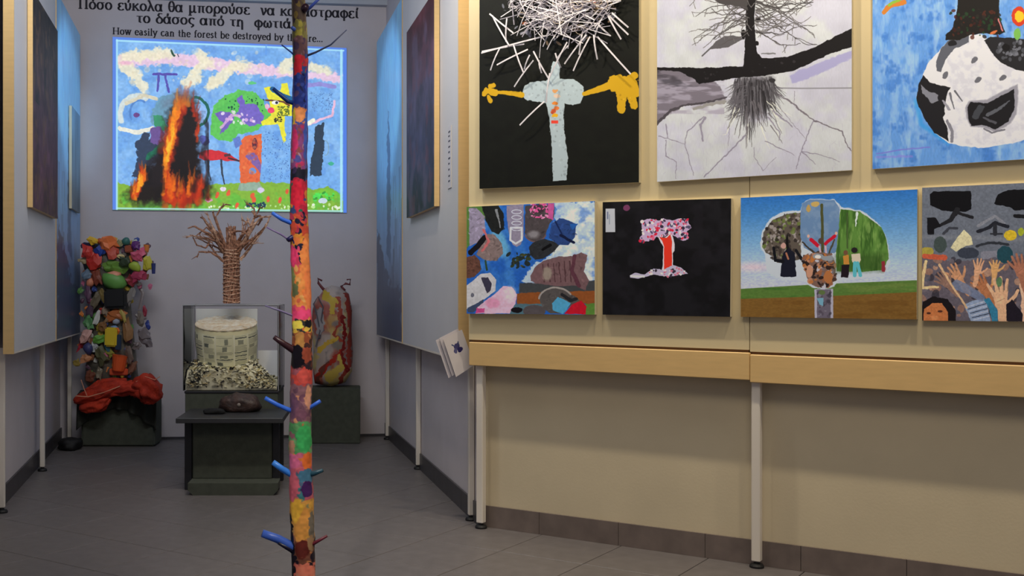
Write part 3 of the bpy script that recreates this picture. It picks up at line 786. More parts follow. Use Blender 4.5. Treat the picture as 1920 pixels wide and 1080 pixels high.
for i in range(265):
    a = random.uniform(0, 2 * math.pi); r = random.uniform(0, 1) ** .6
    cx = 510 + 290 * r * math.cos(a); cy = -40 + 270 * r * math.sin(a)
    L = random.uniform(60, 140); t = random.gauss(-.2, .6) if random.random() < .7 else random.uniform(0, 3.14)
    p = (cx - L * math.cos(t), cy - L * math.sin(t)); qq = (cx + L * math.cos(t), cy + L * math.sin(t))
    if min(p[0], qq[0]) < 75 or max(p[0], qq[0]) > 915: continue
    strip(p, qq, random.uniform(.004, .05), random.uniform(.004, .05), w=random.uniform(.0024, .0052), m=M_STRIP if random.random() < .62 else M_STRIP2, bow=random.uniform(-.004, .02))

def curl(cx, cy, r, m):
    bm = bmesh.new(); a0 = random.uniform(0, 6.28); n = 14; tot = random.uniform(3.2, 6.2); prev = None; e = random.uniform(.5, .95); of = random.uniform(.01, .05)
    for i in range(n):
        a_ = a0 + tot * i / (n - 1); p = RW(*zp((cx + r * math.cos(a_), cy + r * e * math.sin(a_))), CD + of)
        row = [bm.verts.new(p), bm.verts.new(p - NR * .005), bm.verts.new(p - NR * .005 + Vector((0, 0, .0022))), bm.verts.new(p + Vector((0, 0, .0022)))]
        if prev:
            for k in range(4): bm.faces.new((prev[k], prev[(k + 1) % 4], row[(k + 1) % 4], row[k]))
        prev = row
    obj('paper_curl', bm, m, black_pic)
M_CURL = mat('tinted_paper_curl', (206, 190, 170), 0.7)
for i in range(150):
    a = random.uniform(0, 2 * math.pi); r = random.uniform(0, 1) ** .5
    curl(505 + 285 * r * math.cos(a), -40 + 230 * r * math.sin(a), random.uniform(14, 42), random.choice([M_STRIP, M_STRIP2, M_STRIP2, M_CURL]))

# grey picture: ink tree with roots
Q2 = tops((1232, 341), (1597, 319), 2.84)
P = Paint(Q2, (196, 194, 202), zoom=(1210, 0, .33333), ss=1.6)
P.washes((204, 206, 200), 120, .4, .7, seed=4, a=.8); P.tone(60, .03); P.tone(5, .02, seed=9, sx=.5, sy=3)
K = (22, 20, 22)
P.poly([(60, 380), (300, 395), (430, 470), (480, 560), (240, 590), (140, 640), (60, 700)], (120, 112, 120), warp=14, soft=3); P.washes((166, 158, 170), 26, .45, .7, seed=14, sx=4, a=.8, box=(60, 440, 470, 640)); P.washes((60, 56, 62), 30, .5, .75, seed=15, sx=4, a=.7, box=(60, 380, 330, 500))
P.poly([(840, 425), (900, 390), (1040, 330), (1165, 285), (1165, 330), (1060, 380), (900, 455), (845, 465)], (166, 162, 196), warp=10, soft=4)
P.line([(750, 492), (900, 495), (1165, 495)], 7, (140, 138, 142)); P.line([(760, 520), (850, 580), (960, 675), (1110, 740), (1160, 860)], 11, (120, 112, 118), w2=4, warp=8)
P.line([(60, 700), (150, 620), (230, 592), (360, 575), (480, 545)], 16, (76, 70, 74), w2=9, warp=6); P.line([(290, 610), (400, 580), (470, 570)], 18, (150, 146, 140), warp=8)
RR = random.Random(17)
P.poly([(555, 440), (660, 430), (740, 440), (720, 560), (660, 650), (600, 650), (530, 560)], (66, 62, 66), warp=10, soft=26, a=.9)
for i in range(230):
    x = RR.uniform(530, 745); y = RR.uniform(430, 520); L = RR.uniform(60, 270) * (1.1 - abs(x - 630) / 190); dx = (x - 625) * RR.uniform(-.1, .75)
    g_ = RR.choice([34, 52, 70, 92, 118]); P.line([(x, y), (x + dx * .4, y + L * .55), (x + dx, y + L)], RR.uniform(5, 11), (g_, g_ - 3, g_), w2=1.5, warp=3, a=.75)
for i in range(40):
    y = RR.uniform(455, 640); P.line([(RR.uniform(540, 600), y), (RR.uniform(470, 520), y + RR.uniform(10, 60))], 7, (96, 92, 96), w2=2, warp=4, a=.7)
P.ell(740, 450, 16, 14, (50, 48, 50), warp=5)
R = random.Random(3)
for i in range(34):
    x = R.uniform(500, 740); y = R.uniform(560, 720); dx = (x - 610) * R.uniform(.3, 1)
    P.line([(x, y), (x + dx * .5, y + R.uniform(30, 70)), (x + dx, y + R.uniform(70, 130))], R.uniform(4, 8), R.choice([(70, 66, 66), (228, 226, 206), (110, 104, 106)]), w2=2, warp=4, a=.9)
for pts, w in (([(590, 760), (480, 870), (350, 995)], 9), ([(720, 660), (780, 740), (780, 790)], 8), ([(745, 620), (850, 710)], 10), ([(700, 790), (860, 870)], 6), ([(640, 830), (640, 880), (690, 960), (760, 880)], 4), ([(960, 680), (900, 850), (870, 950)], 6), ([(900, 850), (1000, 870), (1100, 910)], 5), ([(900, 850), (975, 920)], 6), ([(350, 655), (250, 740), (235, 810), (290, 985)], 7), ([(360, 660), (330, 700), (345, 790)], 14), ([(75, 765), (235, 810)], 5), ([(120, 790), (120, 880), (185, 910), (180, 1005)], 6), ([(120, 700), (130, 780)], 8), ([(500, 720), (490, 820)], 5), ([(860, 510), (860, 600)], 3), ([(780, 600), (920, 780)], 4)):
    P.line(pts, w, (138, 130, 144), w2=w * .6, warp=6, a=.85)
for i in range(70):
    x = R.uniform(80, 1130); y = R.uniform(650, 990)
    P.line([(x, y), (x + R.uniform(-20, 20), y + R.uniform(10, 50))], 2, (176, 172, 184), a=.6)
P.poly([(60, 378), (300, 380), (580, 370), (585, 300), (590, 160), (596, -240), (660, -240), (640, 110), (655, 290), (680, 325), (820, 318), (960, 268), (1165, 155), (1165, 262), (1050, 300), (860, 395), (700, 424), (560, 432), (320, 470), (290, 440), (200, 400), (60, 395)], K, warp=6)
P.dabs(60, (300, 330, 1150, 450), [(64, 60, 62), (40, 38, 40)], r=(4, 9), seed=8, a=.6, test=inpoly([(310, 395), (700, 350), (1160, 180), (1160, 240), (860, 370), (330, 450)]))
P.poly([(380, 275), (420, 230), (470, 200), (520, 195), (590, 215), (560, 225), (500, 260), (440, 270)], (92, 88, 90), warp=4); P.line([(340, 312), (400, 258)], 8, (90, 86, 88)); P.ell(578, 188, 14, 28, K, warp=6); P.ell(655, 240, 12, 14, K, warp=5); P.ell(660, 108, 16, 16, K, warp=6)
for side in (-1, 1):
    for i in range(46):
        x0 = 600 if side < 0 else 650; y0 = R.uniform(-230, 190); x, y = x0, y0
        ang = R.uniform(-.55, .45); pts = [(x, y)]; n = R.randint(6, 14)
        for k in range(n):
            x += side * R.uniform(14, 34); ang += R.uniform(-.5, .5); ang = max(-1.1, min(1.0, ang)); y += 24 * math.sin(ang) + 3; y = min(y, 250); pts.append((x, y))
            if (x < 225 if side < 0 else x > 960): break
        P.line(pts, R.uniform(4, 8), R.choice([(84, 80, 78), (104, 100, 98), (60, 56, 56)]), w2=3, warp=5, a=.9)
        for j in range(2):
            bx0, by0 = R.choice(pts); P.line([(bx0, by0), (bx0 + R.uniform(-30, 30), by0 + R.uniform(15, 45))], 3.5, (110, 106, 104), warp=5)
P.poly([(400, -10), (600, -20), (600, 40), (540, 30), (430, 12)], (70, 66, 66), warp=8); P.line([(650, 10), (760, 40), (840, 20), (960, 10)], 9, (70, 66, 66), w2=4, warp=6)
P.line([(680, 298), (755, 298)], 7, (120, 118, 118), warp=4)
wall_canvas('ink_tree_picture', Q2, None, P, 'grey picture of a black ink tree with spreading roots, top row centre', rough=.55)

# blue picture: black and white hanging form
Q3 = tops((1636, 317), (2050, 290), 2.72)
P = Paint(Q3, (100, 152, 214), zoom=(1610, 0, .3147), ss=1.5)
P.washes((140, 180, 228), 60, .4, .75, seed=2, sx=.8, sy=1.6, a=.8); P.washes((66, 122, 196), 60, .55, .8, seed=3, a=.8); P.washes((170, 202, 238), 60, .56, .85, seed=4, sx=.7, sy=2.4, a=.6); P.tone(8, .04, sx=.6, sy=2)
P.line([(160, 70), (200, 30), (290, 10)], 30, (206, 124, 48), warp=6); P.line([(190, 30), (260, -5)], 16, (140, 180, 60), warp=6)
P.line([(360, 600), (400, 740), (560, 850)], 26, (52, 150, 226), soft=8, warp=6, a=.7)
P.poly([(410, 440), (440, 370), (500, 310), (560, 240), (700, 205), (760, 200), (830, 260), (1100, 330), (1300, 420), (1300, 720), (1120, 800), (960, 850), (780, 880), (640, 868), (560, 848), (480, 790), (420, 700), (365, 590)], (222, 220, 220), warp=5)
P.washes((200, 198, 204), 40, .5, .75, seed=7, a=.6, box=(560, 220, 1300, 860))
P.poly([(365, 590), (380, 500), (412, 445), (450, 490), (580, 520), (560, 545), (540, 640), (545, 680), (530, 700), (560, 760), (565, 840), (480, 790), (420, 710), (380, 630)], (28, 27, 32), warp=5)
P.poly([(395, 500), (440, 540), (500, 560), (505, 600), (460, 610), (400, 550)], (128, 128, 136), warp=9); P.line([(560, 720), (590, 780), (585, 840)], 18, (130, 128, 136), warp=5); P.line([(535, 600), (570, 650)], 16, (150, 148, 156), warp=6)
P.poly([(490, 370), (520, 290), (560, 240), (690, 205), (690, 250), (600, 290), (550, 350), (520, 430), (492, 420)], (92, 94, 102), warp=6); P.ell(590, 255, 26, 16, (30, 30, 34), warp=6)
P.poly([(620, -250), (870, -250), (870, 90), (905, 190), (860, 205), (780, 195), (700, 205), (620, 240), (550, 235), (545, 205), (590, 170), (620, 50)], (26, 24, 22), warp=6); P.dabs(80, (570, 50, 880, 220), [(60, 24, 22), (40, 34, 30), (30, 64, 34), (80, 36, 26)], r=(5, 14), seed=5, a=.8); P.ell(838, 190, 24, 8, (206, 110, 60), rot=-.4, warp=5); P.line([(865, 110), (890, 180)], 8, (206, 120, 120), warp=4)
P.poly([(780, 240), (820, 215), (960, 225), (1300, 260), (1300, 520), (1050, 430), (960, 410), (880, 370), (840, 330)], (34, 34, 38), warp=5); P.dabs(60, (860, 240, 1250, 360), [(130, 132, 140), (90, 92, 98)], r=(8, 18), seed=6, a=.7); P.ell(910, 280, 24, 20, (14, 14, 18), warp=6)
for x, y, r in ((722, 355, .9), (548, 445, 1.0), (745, 475, .5), (892, 462, .5)): P.ell(x, y, 24, 14, (104, 104, 110), rot=-r, warp=6)
P.poly([(668, 640), (690, 600), (800, 590), (880, 545), (975, 500), (980, 560), (970, 680), (930, 740), (850, 785), (780, 760), (700, 750), (675, 700)], (150, 148, 156), warp=5, soft=4); P.poly([(682, 640), (700, 605), (800, 612), (880, 570), (955, 530), (960, 640), (925, 720), (850, 770), (780, 745), (705, 745), (684, 700)], (24, 24, 28), warp=5)
P.line([(730, 690), (760, 640)], 40, (64, 66, 72), warp=9); P.line([(800, 680), (880, 640), (930, 600)], 22, (90, 92, 98), w2=8, warp=8); P.line([(780, 700), (850, 730)], 14, (80, 80, 86), warp=6)
P.line([(605, 540), (650, 600)], 12, (100, 100, 106), w2=6); P.line([(575, 555), (600, 645)], 14, (110, 110, 116), w2=6, warp=3); P.line([(780, 765), (830, 790), (900, 770)], 10, (120, 118, 126), warp=4)
P.ell(985, 95, 42, 58, (206, 60, 30), warp=6); P.ell(985, 95, 26, 36, (240, 190, 40), warp=6); P.ell(975, 200, 20, 36, (120, 180, 80), warp=5); P.ell(1080, 150, 40, 40, (206, 80, 60), warp=8)
P.line([(110, 915), (280, 890), (450, 875)], 9, (120, 120, 206), warp=4, a=.8); P.line([(110, 935), (340, 930)], 14, (140, 130, 214), warp=8, a=.6)
wall_canvas('blue_picture', Q3, None, P, 'large blue painting with a black and white hanging form, top right', rough=.5, side=M_SIDE)

# shoes print
P = Paint([(875, 388), (1115, 377), (1115, 590), (875, 588)], (40, 100, 186), zoom=(860, 360, .23156), ss=2.6)
P.washes((90, 160, 220), 90, .4, .8, seed=2, a=.5); P.poly([(800, 80), (1110, 70), (1110, 730), (560, 740), (520, 720), (600, 620), (780, 490)], (196, 214, 238), warp=30, soft=6); P.washes((110, 150, 206), 70, .5, .8, seed=12, a=.8, box=(780, 80, 1110, 720)); P.washes((240, 244, 250), 60, .5, .75, seed=13, a=.8, box=(780, 80, 1110, 720))
P.ell(350, 420, 60, 120, (120, 190, 214), rot=-.5, soft=20, warp=14, a=.8); P.poly([(60, 100), (240, 100), (240, 200), (60, 470)], (90, 130, 60), warp=12)
P.poly([(510, 740), (1110, 720), (1110, 830), (510, 820)], (70, 72, 72), warp=8, soft=6); P.poly([(490, 820), (1110, 800), (1110, 905), (490, 910)], (150, 84, 40), warp=8); P.poly([(1030, 905), (1110, 905), (1110, 1000), (1030, 1000)], (96, 140, 58), warp=8); P.poly([(440, 905), (700, 905), (700, 1000), (430, 1000)], (86, 120, 130), warp=8)
def shoe(pts, c, c2=None, warp=6, sd=1):
    P.poly(pts, c, warp=warp, soft=2)
    xs = [p[0] for p in pts]; ys = [p[1] for p in pts]
    P.dabs(50, (min(xs), min(ys), max(xs), max(ys)), [c2 or tuple(v * .7 for v in c), tuple(min(255, v * 1.25) for v in c)], r=(6, 20), seed=sd, test=inpoly(pts), asp=(.2, .5), a=.5)
shoe([(85, 130), (150, 130), (220, 200), (225, 300), (180, 400), (90, 440)], (158, 146, 164), sd=2)
shoe([(150, 510), (190, 400), (240, 340), (310, 350), (365, 420), (375, 500), (320, 560), (230, 555)], (140, 120, 114), sd=3); P.line([(100, 490), (160, 440), (220, 370)], 44, (24, 20, 24), warp=6); P.line([(210, 310), (255, 400), (200, 480)], 18, (206, 110, 110), warp=9)
shoe([(195, 110), (330, 105), (380, 170), (385, 290), (340, 345), (280, 320), (235, 240)], (34, 36, 34), sd=4); P.line([(320, 150), (355, 290)], 22, (140, 142, 142), w2=8, warp=8)
P.poly([(405, 110), (545, 100), (545, 360), (520, 430), (490, 445), (455, 430), (425, 340), (410, 230)], (150, 140, 158), warp=5)
for i in range(4): P.ring(488, 160 + i * 46, 40, 16, 7, (214, 214, 224))
P.line([(440, 290), (435, 390), (480, 420), (530, 390), (530, 290), (440, 290)], 16, (220, 220, 228)); P.poly([(458, 315), (515, 315), (512, 390), (465, 390)], (150, 140, 156))
shoe([(560, 110), (790, 100), (790, 200), (745, 280), (715, 370), (650, 405), (590, 395), (555, 330)], (80, 72, 72), sd=5); P.ell(625, 345, 46, 30, (140, 134, 134), warp=6, soft=14); P.ring(640, 320, 88, 84, 10, (120, 92, 88), 20, 160)
P.dabs(70, (600, 90, 760, 210), [(226, 90, 150), (240, 150, 190), (70, 50, 60)], r=(9, 20), seed=7, asp=(.3, .6)); P.poly([(740, 90), (790, 90), (780, 230), (745, 210)], (206, 90, 150), warp=7)
shoe([(590, 440), (640, 400), (720, 380), (800, 410), (830, 430), (780, 490), (700, 540), (640, 550), (600, 510)], (48, 50, 52), sd=8); P.line([(700, 470), (760, 430)], 22, (10, 10, 12), warp=5)
shoe([(770, 260), (830, 210), (900, 230), (960, 260), (950, 370), (900, 430), (820, 430), (750, 370)], (46, 74, 130), sd=9); P.line([(840, 350), (940, 410)], 22, (20, 28, 60), warp=5); P.line([(800, 240), (850, 340)], 12, (24, 40, 84)); P.poly([(910, 260), (980, 255), (930, 310)], (40, 96, 170), warp=5)
P.dabs(34, (420, 490, 590, 610), [(56, 66, 40), (40, 50, 50), (80, 80, 40)], r=(10, 26), seed=10, asp=(.4, .8), test=lambda x, y: abs(y - 545) < 70)
shoe([(600, 680), (640, 610), (700, 560), (820, 525), (930, 520), (1000, 490), (1045, 510), (1020, 640), (1060, 720), (1030, 800), (960, 760), (800, 765), (640, 740), (605, 720)], (122, 92, 92), sd=11)
for i in range(6): P.line([(700 + 42 * i, 590 - 6 * i), (715 + 42 * i, 730)], 9, (86, 58, 60), warp=8)
P.line([(950, 520), (930, 640), (980, 760)], 30, (96, 56, 66), warp=7); P.ell(735, 665, 36, 56, (156, 140, 124), warp=8, soft=10)
shoe([(60, 530), (130, 510), (180, 560), (190, 630), (130, 690), (60, 700)], (108, 72, 58), sd=12); P.line([(225, 560), (240, 630)], 16, (50, 76, 50), warp=5)
P.poly([(60, 760), (130, 710), (190, 660), (270, 655), (320, 710), (310, 800), (220, 870), (100, 940), (60, 950)], (214, 210, 206), warp=5); P.poly([(190, 695), (250, 690), (280, 740), (270, 800), (240, 820), (215, 760)], (66, 62, 78), warp=5); P.ell(115, 835, 14, 18, (110, 110, 120), warp=4)
P.poly([(70, 940), (210, 870), (210, 900), (120, 975), (75, 975)], (66, 80, 106), warp=5)
P.poly([(140, 985), (160, 930), (300, 830), (380, 760), (450, 770), (490, 830), (480, 900), (430, 985)], (240, 196, 212), warp=6); P.ell(290, 900, 60, 40, (236, 150, 180), warp=10, soft=10, a=.8); P.ell(430, 830, 50, 60, (248, 222, 230), warp=8, soft=20, a=.8); P.poly([(150, 940), (220, 940), (220, 980), (140, 980)], (214, 80, 140), warp=8)
P.ell(490, 955, 46, 24, (24, 20, 24), warp=6); P.ell(630, 965, 90, 50, (92, 84, 84), warp=7)
shoe([(665, 850), (690, 800), (780, 775), (860, 785), (940, 840), (990, 880), (920, 920), (840, 985), (760, 985), (700, 940)], (90, 84, 80), sd=14); P.ring(800, 880, 134, 104, 14, (170, 160, 150), 190, 330, warp=4)
P.line([(850, 830), (920, 880), (960, 870)], 26, (40, 40, 42), warp=7); P.poly([(775, 900), (820, 850), (920, 900), (860, 990), (780, 960)], (86, 170, 206), warp=6); P.poly([(870, 985), (930, 910), (1000, 880), (1040, 930), (1030, 990)], (206, 24, 44), warp=4)
P.tone(14, .05)
wall_canvas('shoes_print', [(875, 388), (1115, 377), (1115, 590), (875, 588)], None, P, 'print of many shoes in a circle around blue sky, leftmost of the lower row', rough=.4)

# black picture with the red tree
q = [(1130, 379), (1371, 372), (1369, 594), (1130, 590)]
P = Paint(q, (26, 25, 29), zoom=(1110, 360, .2314), ss=2.6)
P.washes((14, 13, 16), 160, .35, .6, seed=3, a=.9); P.washes((32, 29, 35), 120, .6, .8, seed=5, a=.5)
P.poly([(112, 135), (192, 135), (196, 326), (112, 326)], (196, 198, 200), soft=1.5); P.line([(130, 165), (130, 215)], 12, (100, 110, 140), a=.8); P.line([(146, 185), (146, 260)], 8, (130, 140, 160), a=.7)
P.ell(292, 130, 28, 26, (122, 62, 96), warp=4)
crown = [(415, 235), (490, 215), (560, 235), (600, 215), (670, 235), (725, 215), (790, 220), (820, 290), (790, 320), (800, 390), (760, 400), (700, 365), (640, 340), (600, 370), (540, 370), (480, 400), (410, 415), (405, 370), (430, 340)]
P.poly(crown, (206, 176, 206), warp=9)
P.dabs(190, (400, 210, 830, 410), [(224, 40, 70), (60, 50, 70), (236, 226, 240), (232, 110, 140), (90, 84, 110)], r=(7, 16), seed=4, test=inpoly(crown))
P.poly([(550, 360), (600, 380), (650, 340), (672, 350), (692, 430), (690, 480), (675, 500), (680, 620), (700, 660), (580, 660), (595, 600), (600, 450)], (226, 216, 222), warp=3)
P.poly([(565, 368), (625, 375), (655, 345), (668, 400), (668, 500), (672, 625), (606, 630), (606, 450), (590, 400)], (238, 58, 38), warp=3)
P.poly([(320, 680), (360, 655), (440, 670), (520, 622), (600, 635), (680, 595), (740, 615), (800, 668), (640, 690), (520, 672), (400, 702), (325, 695)], (196, 186, 206), warp=5)
P.dabs(60, (460, 610, 800, 690), [(60, 50, 66), (220, 120, 140), (236, 230, 240)], r=(6, 12), seed=6, test=inpoly([(460, 665), (520, 622), (600, 635), (680, 595), (740, 615), (800, 668), (640, 690)]))
P.line([(330, 682), (440, 688)], 16, (226, 224, 244), warp=3)
wall_canvas('red_tree_picture', q, None, P, 'black picture with a small red-trunked tree in its middle', rough=.5, side=M_SIDE)

# composite tree in a field
q = [(1389, 371), (1720, 355), (1719, 599), (1389, 594)]
P = Paint(q, (60, 120, 190), zoom=(1370, 340, .2593), ss=2.6)
yy = P.Y + (P.X - 70) * .045 * (1 - (P.Y - 90) / 700)
P.Y, keep = yy, P.Y
P.vgrad([(90, (42, 110, 186)), (250, (74, 138, 200)), (450, (130, 178, 218)), (620, (186, 206, 228)), (780, (206, 208, 226))]); P.Y = keep
P.ell(170, 620, 130, 30, (236, 208, 214), soft=30, a=.8)
P.poly([(70, 778), (700, 742), (1350, 715), (1350, 810), (700, 835), (70, 855)], (92, 126, 56), soft=3); P.washes((60, 110, 44), 50, .45, .7, seed=4, sx=4, a=.7, box=(70, 770, 600, 860)); P.washes((120, 140, 70), 40, .5, .7, seed=5, sx=6, a=.6, box=(700, 725, 1350, 800))
P.poly([(70, 850), (700, 832), (1350, 800), (1350, 1010), (70, 1010)], (132, 96, 44), soft=4); P.tone(7, .06, seed=6, sx=2); P.washes((112, 76, 30), 30, .5, .8, seed=8, sx=5, a=.5, box=(70, 860, 1350, 1010))
P.poly([(530, 210), (400, 215), (300, 270), (235, 370), (225, 470), (260, 530), (280, 660), (380, 710), (560, 720), (600, 760), (690, 780), (780, 760), (800, 720), (960, 705), (1130, 680), (1170, 590), (1150, 420), (1100, 310), (980, 215), (830, 185), (780, 130), (600, 125), (545, 160)], (206, 214, 222), warp=8, soft=4)
P.poly([(530, 225), (420, 235), (320, 280), (250, 370), (245, 480), (270, 520), (330, 540), (350, 590), (540, 560)], (98, 88, 78), warp=8)
P.dabs(200, (250, 230, 540, 560), [(66, 56, 50), (134, 122, 112), (44, 38, 36), (110, 128, 60), (176, 166, 160)], r=(7, 18), seed=5, test=inpoly([(530, 225), (420, 235), (320, 280), (250, 370), (245, 480), (350, 590), (540, 560)]), a=.8)
P.poly([(380, 690), (400, 520), (440, 470), (490, 520), (500, 690)], (26, 28, 42), warp=7); P.line([(330, 480), (340, 570), (400, 580)], 22, (20, 20, 26), warp=5); P.line([(500, 500), (540, 560)], 22, (24, 24, 30), warp=5); P.ell(404, 465, 20, 22, (206, 160, 146), warp=4); P.ell(432, 440, 10, 60, (24, 22, 22), warp=5); P.line([(425, 520), (440, 560)], 14, (180, 120, 90))
P.poly([(530, 230), (545, 160), (600, 130), (780, 135), (815, 200), (822, 480), (780, 520), (640, 520), (560, 480), (530, 400)], (108, 140, 176), warp=4); P.washes((134, 158, 184), 40, .45, .7, seed=7, a=.6, box=(540, 150, 815, 480)); P.ell(640, 165, 30, 20, (206, 172, 100), warp=6); P.ell(590, 195, 16, 26, (196, 160, 90), warp=6)
P.line([(686, 170), (692, 330), (694, 520)], 20, (82, 84, 48), warp=3); P.line([(545, 440), (640, 520), (700, 500)], 12, (70, 60, 50), warp=6); P.line([(780, 420), (740, 520)], 12, (80, 76, 60), warp=6)
P.line([(610, 420), (660, 465)], 26, (206, 24, 50), warp=3); P.line([(715, 450), (780, 395)], 24, (206, 24, 50), warp=3); P.ell(590, 395, 10, 12, (226, 180, 160)); P.ell(792, 375, 10, 12, (226, 180, 160)); P.ell(682, 430, 20, 22, (90, 70, 60)); P.line([(670, 470), (680, 515)], 14, (210, 180, 190)); P.line([(715, 470), (720, 515)], 14, (210, 180, 190))
blob = [(540, 560), (580, 520), (640, 515), (760, 520), (790, 600), (790, 700), (750, 755), (690, 775), (600, 740), (570, 660)]
P.poly(blob, (130, 100, 86), warp=9); P.dabs(150, (540, 515, 800, 770), [(196, 140, 110), (70, 50, 44), (160, 100, 66), (206, 206, 214), (120, 110, 112), (40, 30, 30), (196, 120, 60)], r=(9, 24), seed=8, test=inpoly(blob), asp=(.4, .9), a=.9); P.line([(640, 540), (760, 560)], 34, (150, 156, 160), warp=12)
P.ell(660, 545, 22, 14, (240, 244, 248)); P.ell(600, 650, 26, 44, (206, 150, 120), warp=8); P.ell(735, 690, 32, 46, (186, 116, 66), warp=8)
gr = [(822, 200), (960, 220), (1030, 270), (1110, 330), (1145, 420), (1160, 560), (1120, 640), (980, 655), (800, 650), (790, 560)]
P.poly(gr, (98, 142, 62), warp=6); P.washes((54, 92, 34), 26, .4, .7, seed=9, sx=.8, sy=5, a=.8, mask=gr); P.washes((140, 176, 90), 20, .55, .8, seed=10, sx=.8, sy=4, a=.7, mask=gr); P.poly([(790, 540), (1130, 520), (1120, 650), (790, 655)], (50, 80, 30), warp=14, soft=30, a=.6)
P.line([(940, 230), (930, 320)], 20, (220, 230, 224), w2=6, warp=7); P.line([(870, 230), (872, 480)], 12, (70, 84, 50), a=.7)
P.ell(860, 515, 16, 18, (120, 84, 60)); P.poly([(842, 540), (880, 530), (888, 600), (845, 600)], (206, 140, 60), warp=4); P.poly([(830, 605), (888, 600), (880, 695), (828, 695)], (34, 24, 30), warp=4)
P.ell(922, 497, 22, 20, (40, 34, 36)); P.poly([(900, 525), (960, 520), (968, 570), (955, 600), (905, 585)], (222, 206, 180), warp=4); P.line([(925, 590), (925, 680)], 26, (96, 190, 200), warp=3); P.line([(945, 590), (965, 680)], 24, (96, 190, 200), warp=3)
P.poly([(1112, 580), (1135, 575), (1135, 655), (1112, 650)], (150, 50, 60), warp=5)
P.poly([(635, 780), (770, 775), (772, 990), (636, 990)], (186, 182, 196), soft=2, warp=3); P.poly([(652, 785), (755, 780), (752, 990), (654, 990)], (112, 104, 116), warp=4); P.dabs(40, (655, 790, 750, 980), [(90, 80, 92), (146, 140, 150), (66, 60, 70)], r=(6, 16), seed=11, a=.7); P.poly([(650, 845), (700, 845), (700, 900), (670, 890)], (124, 176, 196), warp=6); P.ell(690, 805, 24, 18, (100, 120, 70), warp=6)
wall_canvas('field_tree_print', q, None, P, 'landscape print of a tree collaged from photographs standing in a field', rough=.4)

# hands print
q = [(1729, 352), (2030, 338), (2030, 604), (1729, 601)]
P = Paint(q, (110, 116, 126), zoom=(1710, 330, .26854), ss=2.4)
P.tone(20, .04)
P.poly([(130, 130), (150, 108), (430, 105), (432, 230), (390, 250), (300, 250), (220, 240), (130, 205)], (14, 14, 18), warp=5); P.line([(330, 240), (280, 310), (170, 360)], 44, (36, 36, 40), w2=16, warp=6); P.line([(340, 260), (440, 290)], 20, (34, 34, 38), warp=6); P.poly([(108, 290), (170, 290), (210, 350), (160, 370), (160, 410), (112, 410)], (20, 20, 24), warp=4)
P.poly([(595, 190), (620, 130), (690, 95), (1100, 95), (1100, 220), (740, 240), (700, 215), (610, 200)], (14, 14, 18), warp=5); P.line([(740, 280), (900, 290)], 26, (24, 24, 28), warp=4); P.line([(860, 240), (820, 330)], 34, (24, 24, 28), w2=16)
P.line([(480, 350), (600, 280), (660, 330)], 20, (150, 150, 156), warp=5, a=.7); P.line([(480, 390), (560, 360), (600, 325), (690, 355)], 22, (36, 38, 46), warp=5); P.line([(600, 350), (600, 405)], 30, (44, 46, 52), warp=4); P.line([(570, 405), (650, 405)], 12, (50, 52, 58)); P.line([(230, 405), (270, 365), (330, 365)], 18, (64, 66, 74), warp=5); P.line([(70, 425), (480, 430), (780, 450)], 30, (134, 138, 144), soft=12, a=.6)
P.line([(470, 490), (560, 465), (690, 480)], 18, (50, 54, 60), warp=8); P.poly([(500, 530), (620, 520), (620, 590), (500, 590)], (136, 136, 146), warp=6)
P.poly([(300, 600), (800, 560), (1100, 560), (1100, 1020), (60, 1020), (60, 560), (140, 540)], (104, 96, 104), warp=14); P.dabs(160, (70, 580, 1100, 1010), [(90, 92, 104), (60, 56, 64), (160, 120, 100), (196, 150, 120), (120, 110, 116)], r=(14, 36), seed=3, a=.8)
P.poly([(65, 1015), (75, 880), (150, 840), (260, 860), (320, 940), (320, 1015)], (28, 22, 24), warp=7); P.poly([(80, 1015), (85, 930), (150, 885), (220, 890), (262, 950), (262, 1015)], (206, 124, 72), warp=5); P.ell(120, 958, 16, 8, (90, 50, 36)); P.ell(205, 945, 18, 8, (90, 50, 36)); P.ell(165, 990, 26, 14, (226, 146, 90), soft=6)
skin = (226, 176, 136)
def hand(cx, cy, sc, rot, c=skin, fl=1.0):
    co_, si = math.cos(rot), math.sin(rot)
    T = lambda u, v: (cx + sc * (u * co_ - v * si), cy + sc * (u * si + v * co_))
    dk = tuple(v * .72 for v in c)
    P.line([T(0, 40), T(0, 160)], sc * 52, c, w2=sc * 44, warp=5)
    P.line([T(0, -5), T(0, 30)], sc * 74, c, w2=sc * 66, warp=5)
    for u0, u1, L, w in ((-30, -62, 74, 20), (-12, -24, 98, 21), (8, 10, 104, 21), (28, 42, 90, 20)):
        P.line([T(u0, -10), T((u0 + u1) / 2, -L * .6 * fl), T(u1, -L * fl)], sc * w, c, w2=sc * w * .7, warp=4)
        P.line([T(u0 + 9, -30), T((u0 + u1) / 2 + 10, -L * .7 * fl)], sc * 5, dk, a=.7, warp=3)
    P.line([T(38, 30), T(74, 0), T(92, -28)], sc * 22, c, w2=sc * 15, warp=4)
    P.ell(*T(0, 15), sc * 22, sc * 20, tuple(min(255, v * 1.08) for v in c), soft=10, warp=8, a=.7); P.line([T(-22, 20), T(20, 6)], sc * 4, dk, a=.6)
P.poly([(280, 500), (330, 430), (380, 375), (430, 420), (445, 480), (390, 490), (320, 530)], (226, 216, 170), warp=4); P.ell(205, 480, 46, 56, (70, 82, 78), warp=8); P.ell(708, 415, 46, 36, (224, 190, 50), warp=6); P.ell(780, 390, 20, 30, (170, 180, 50), warp=5)
P.ell(110, 530, 50, 34, (176, 160, 70), warp=10); P.line([(90, 560), (240, 570)], 36, (206, 96, 66), warp=9)
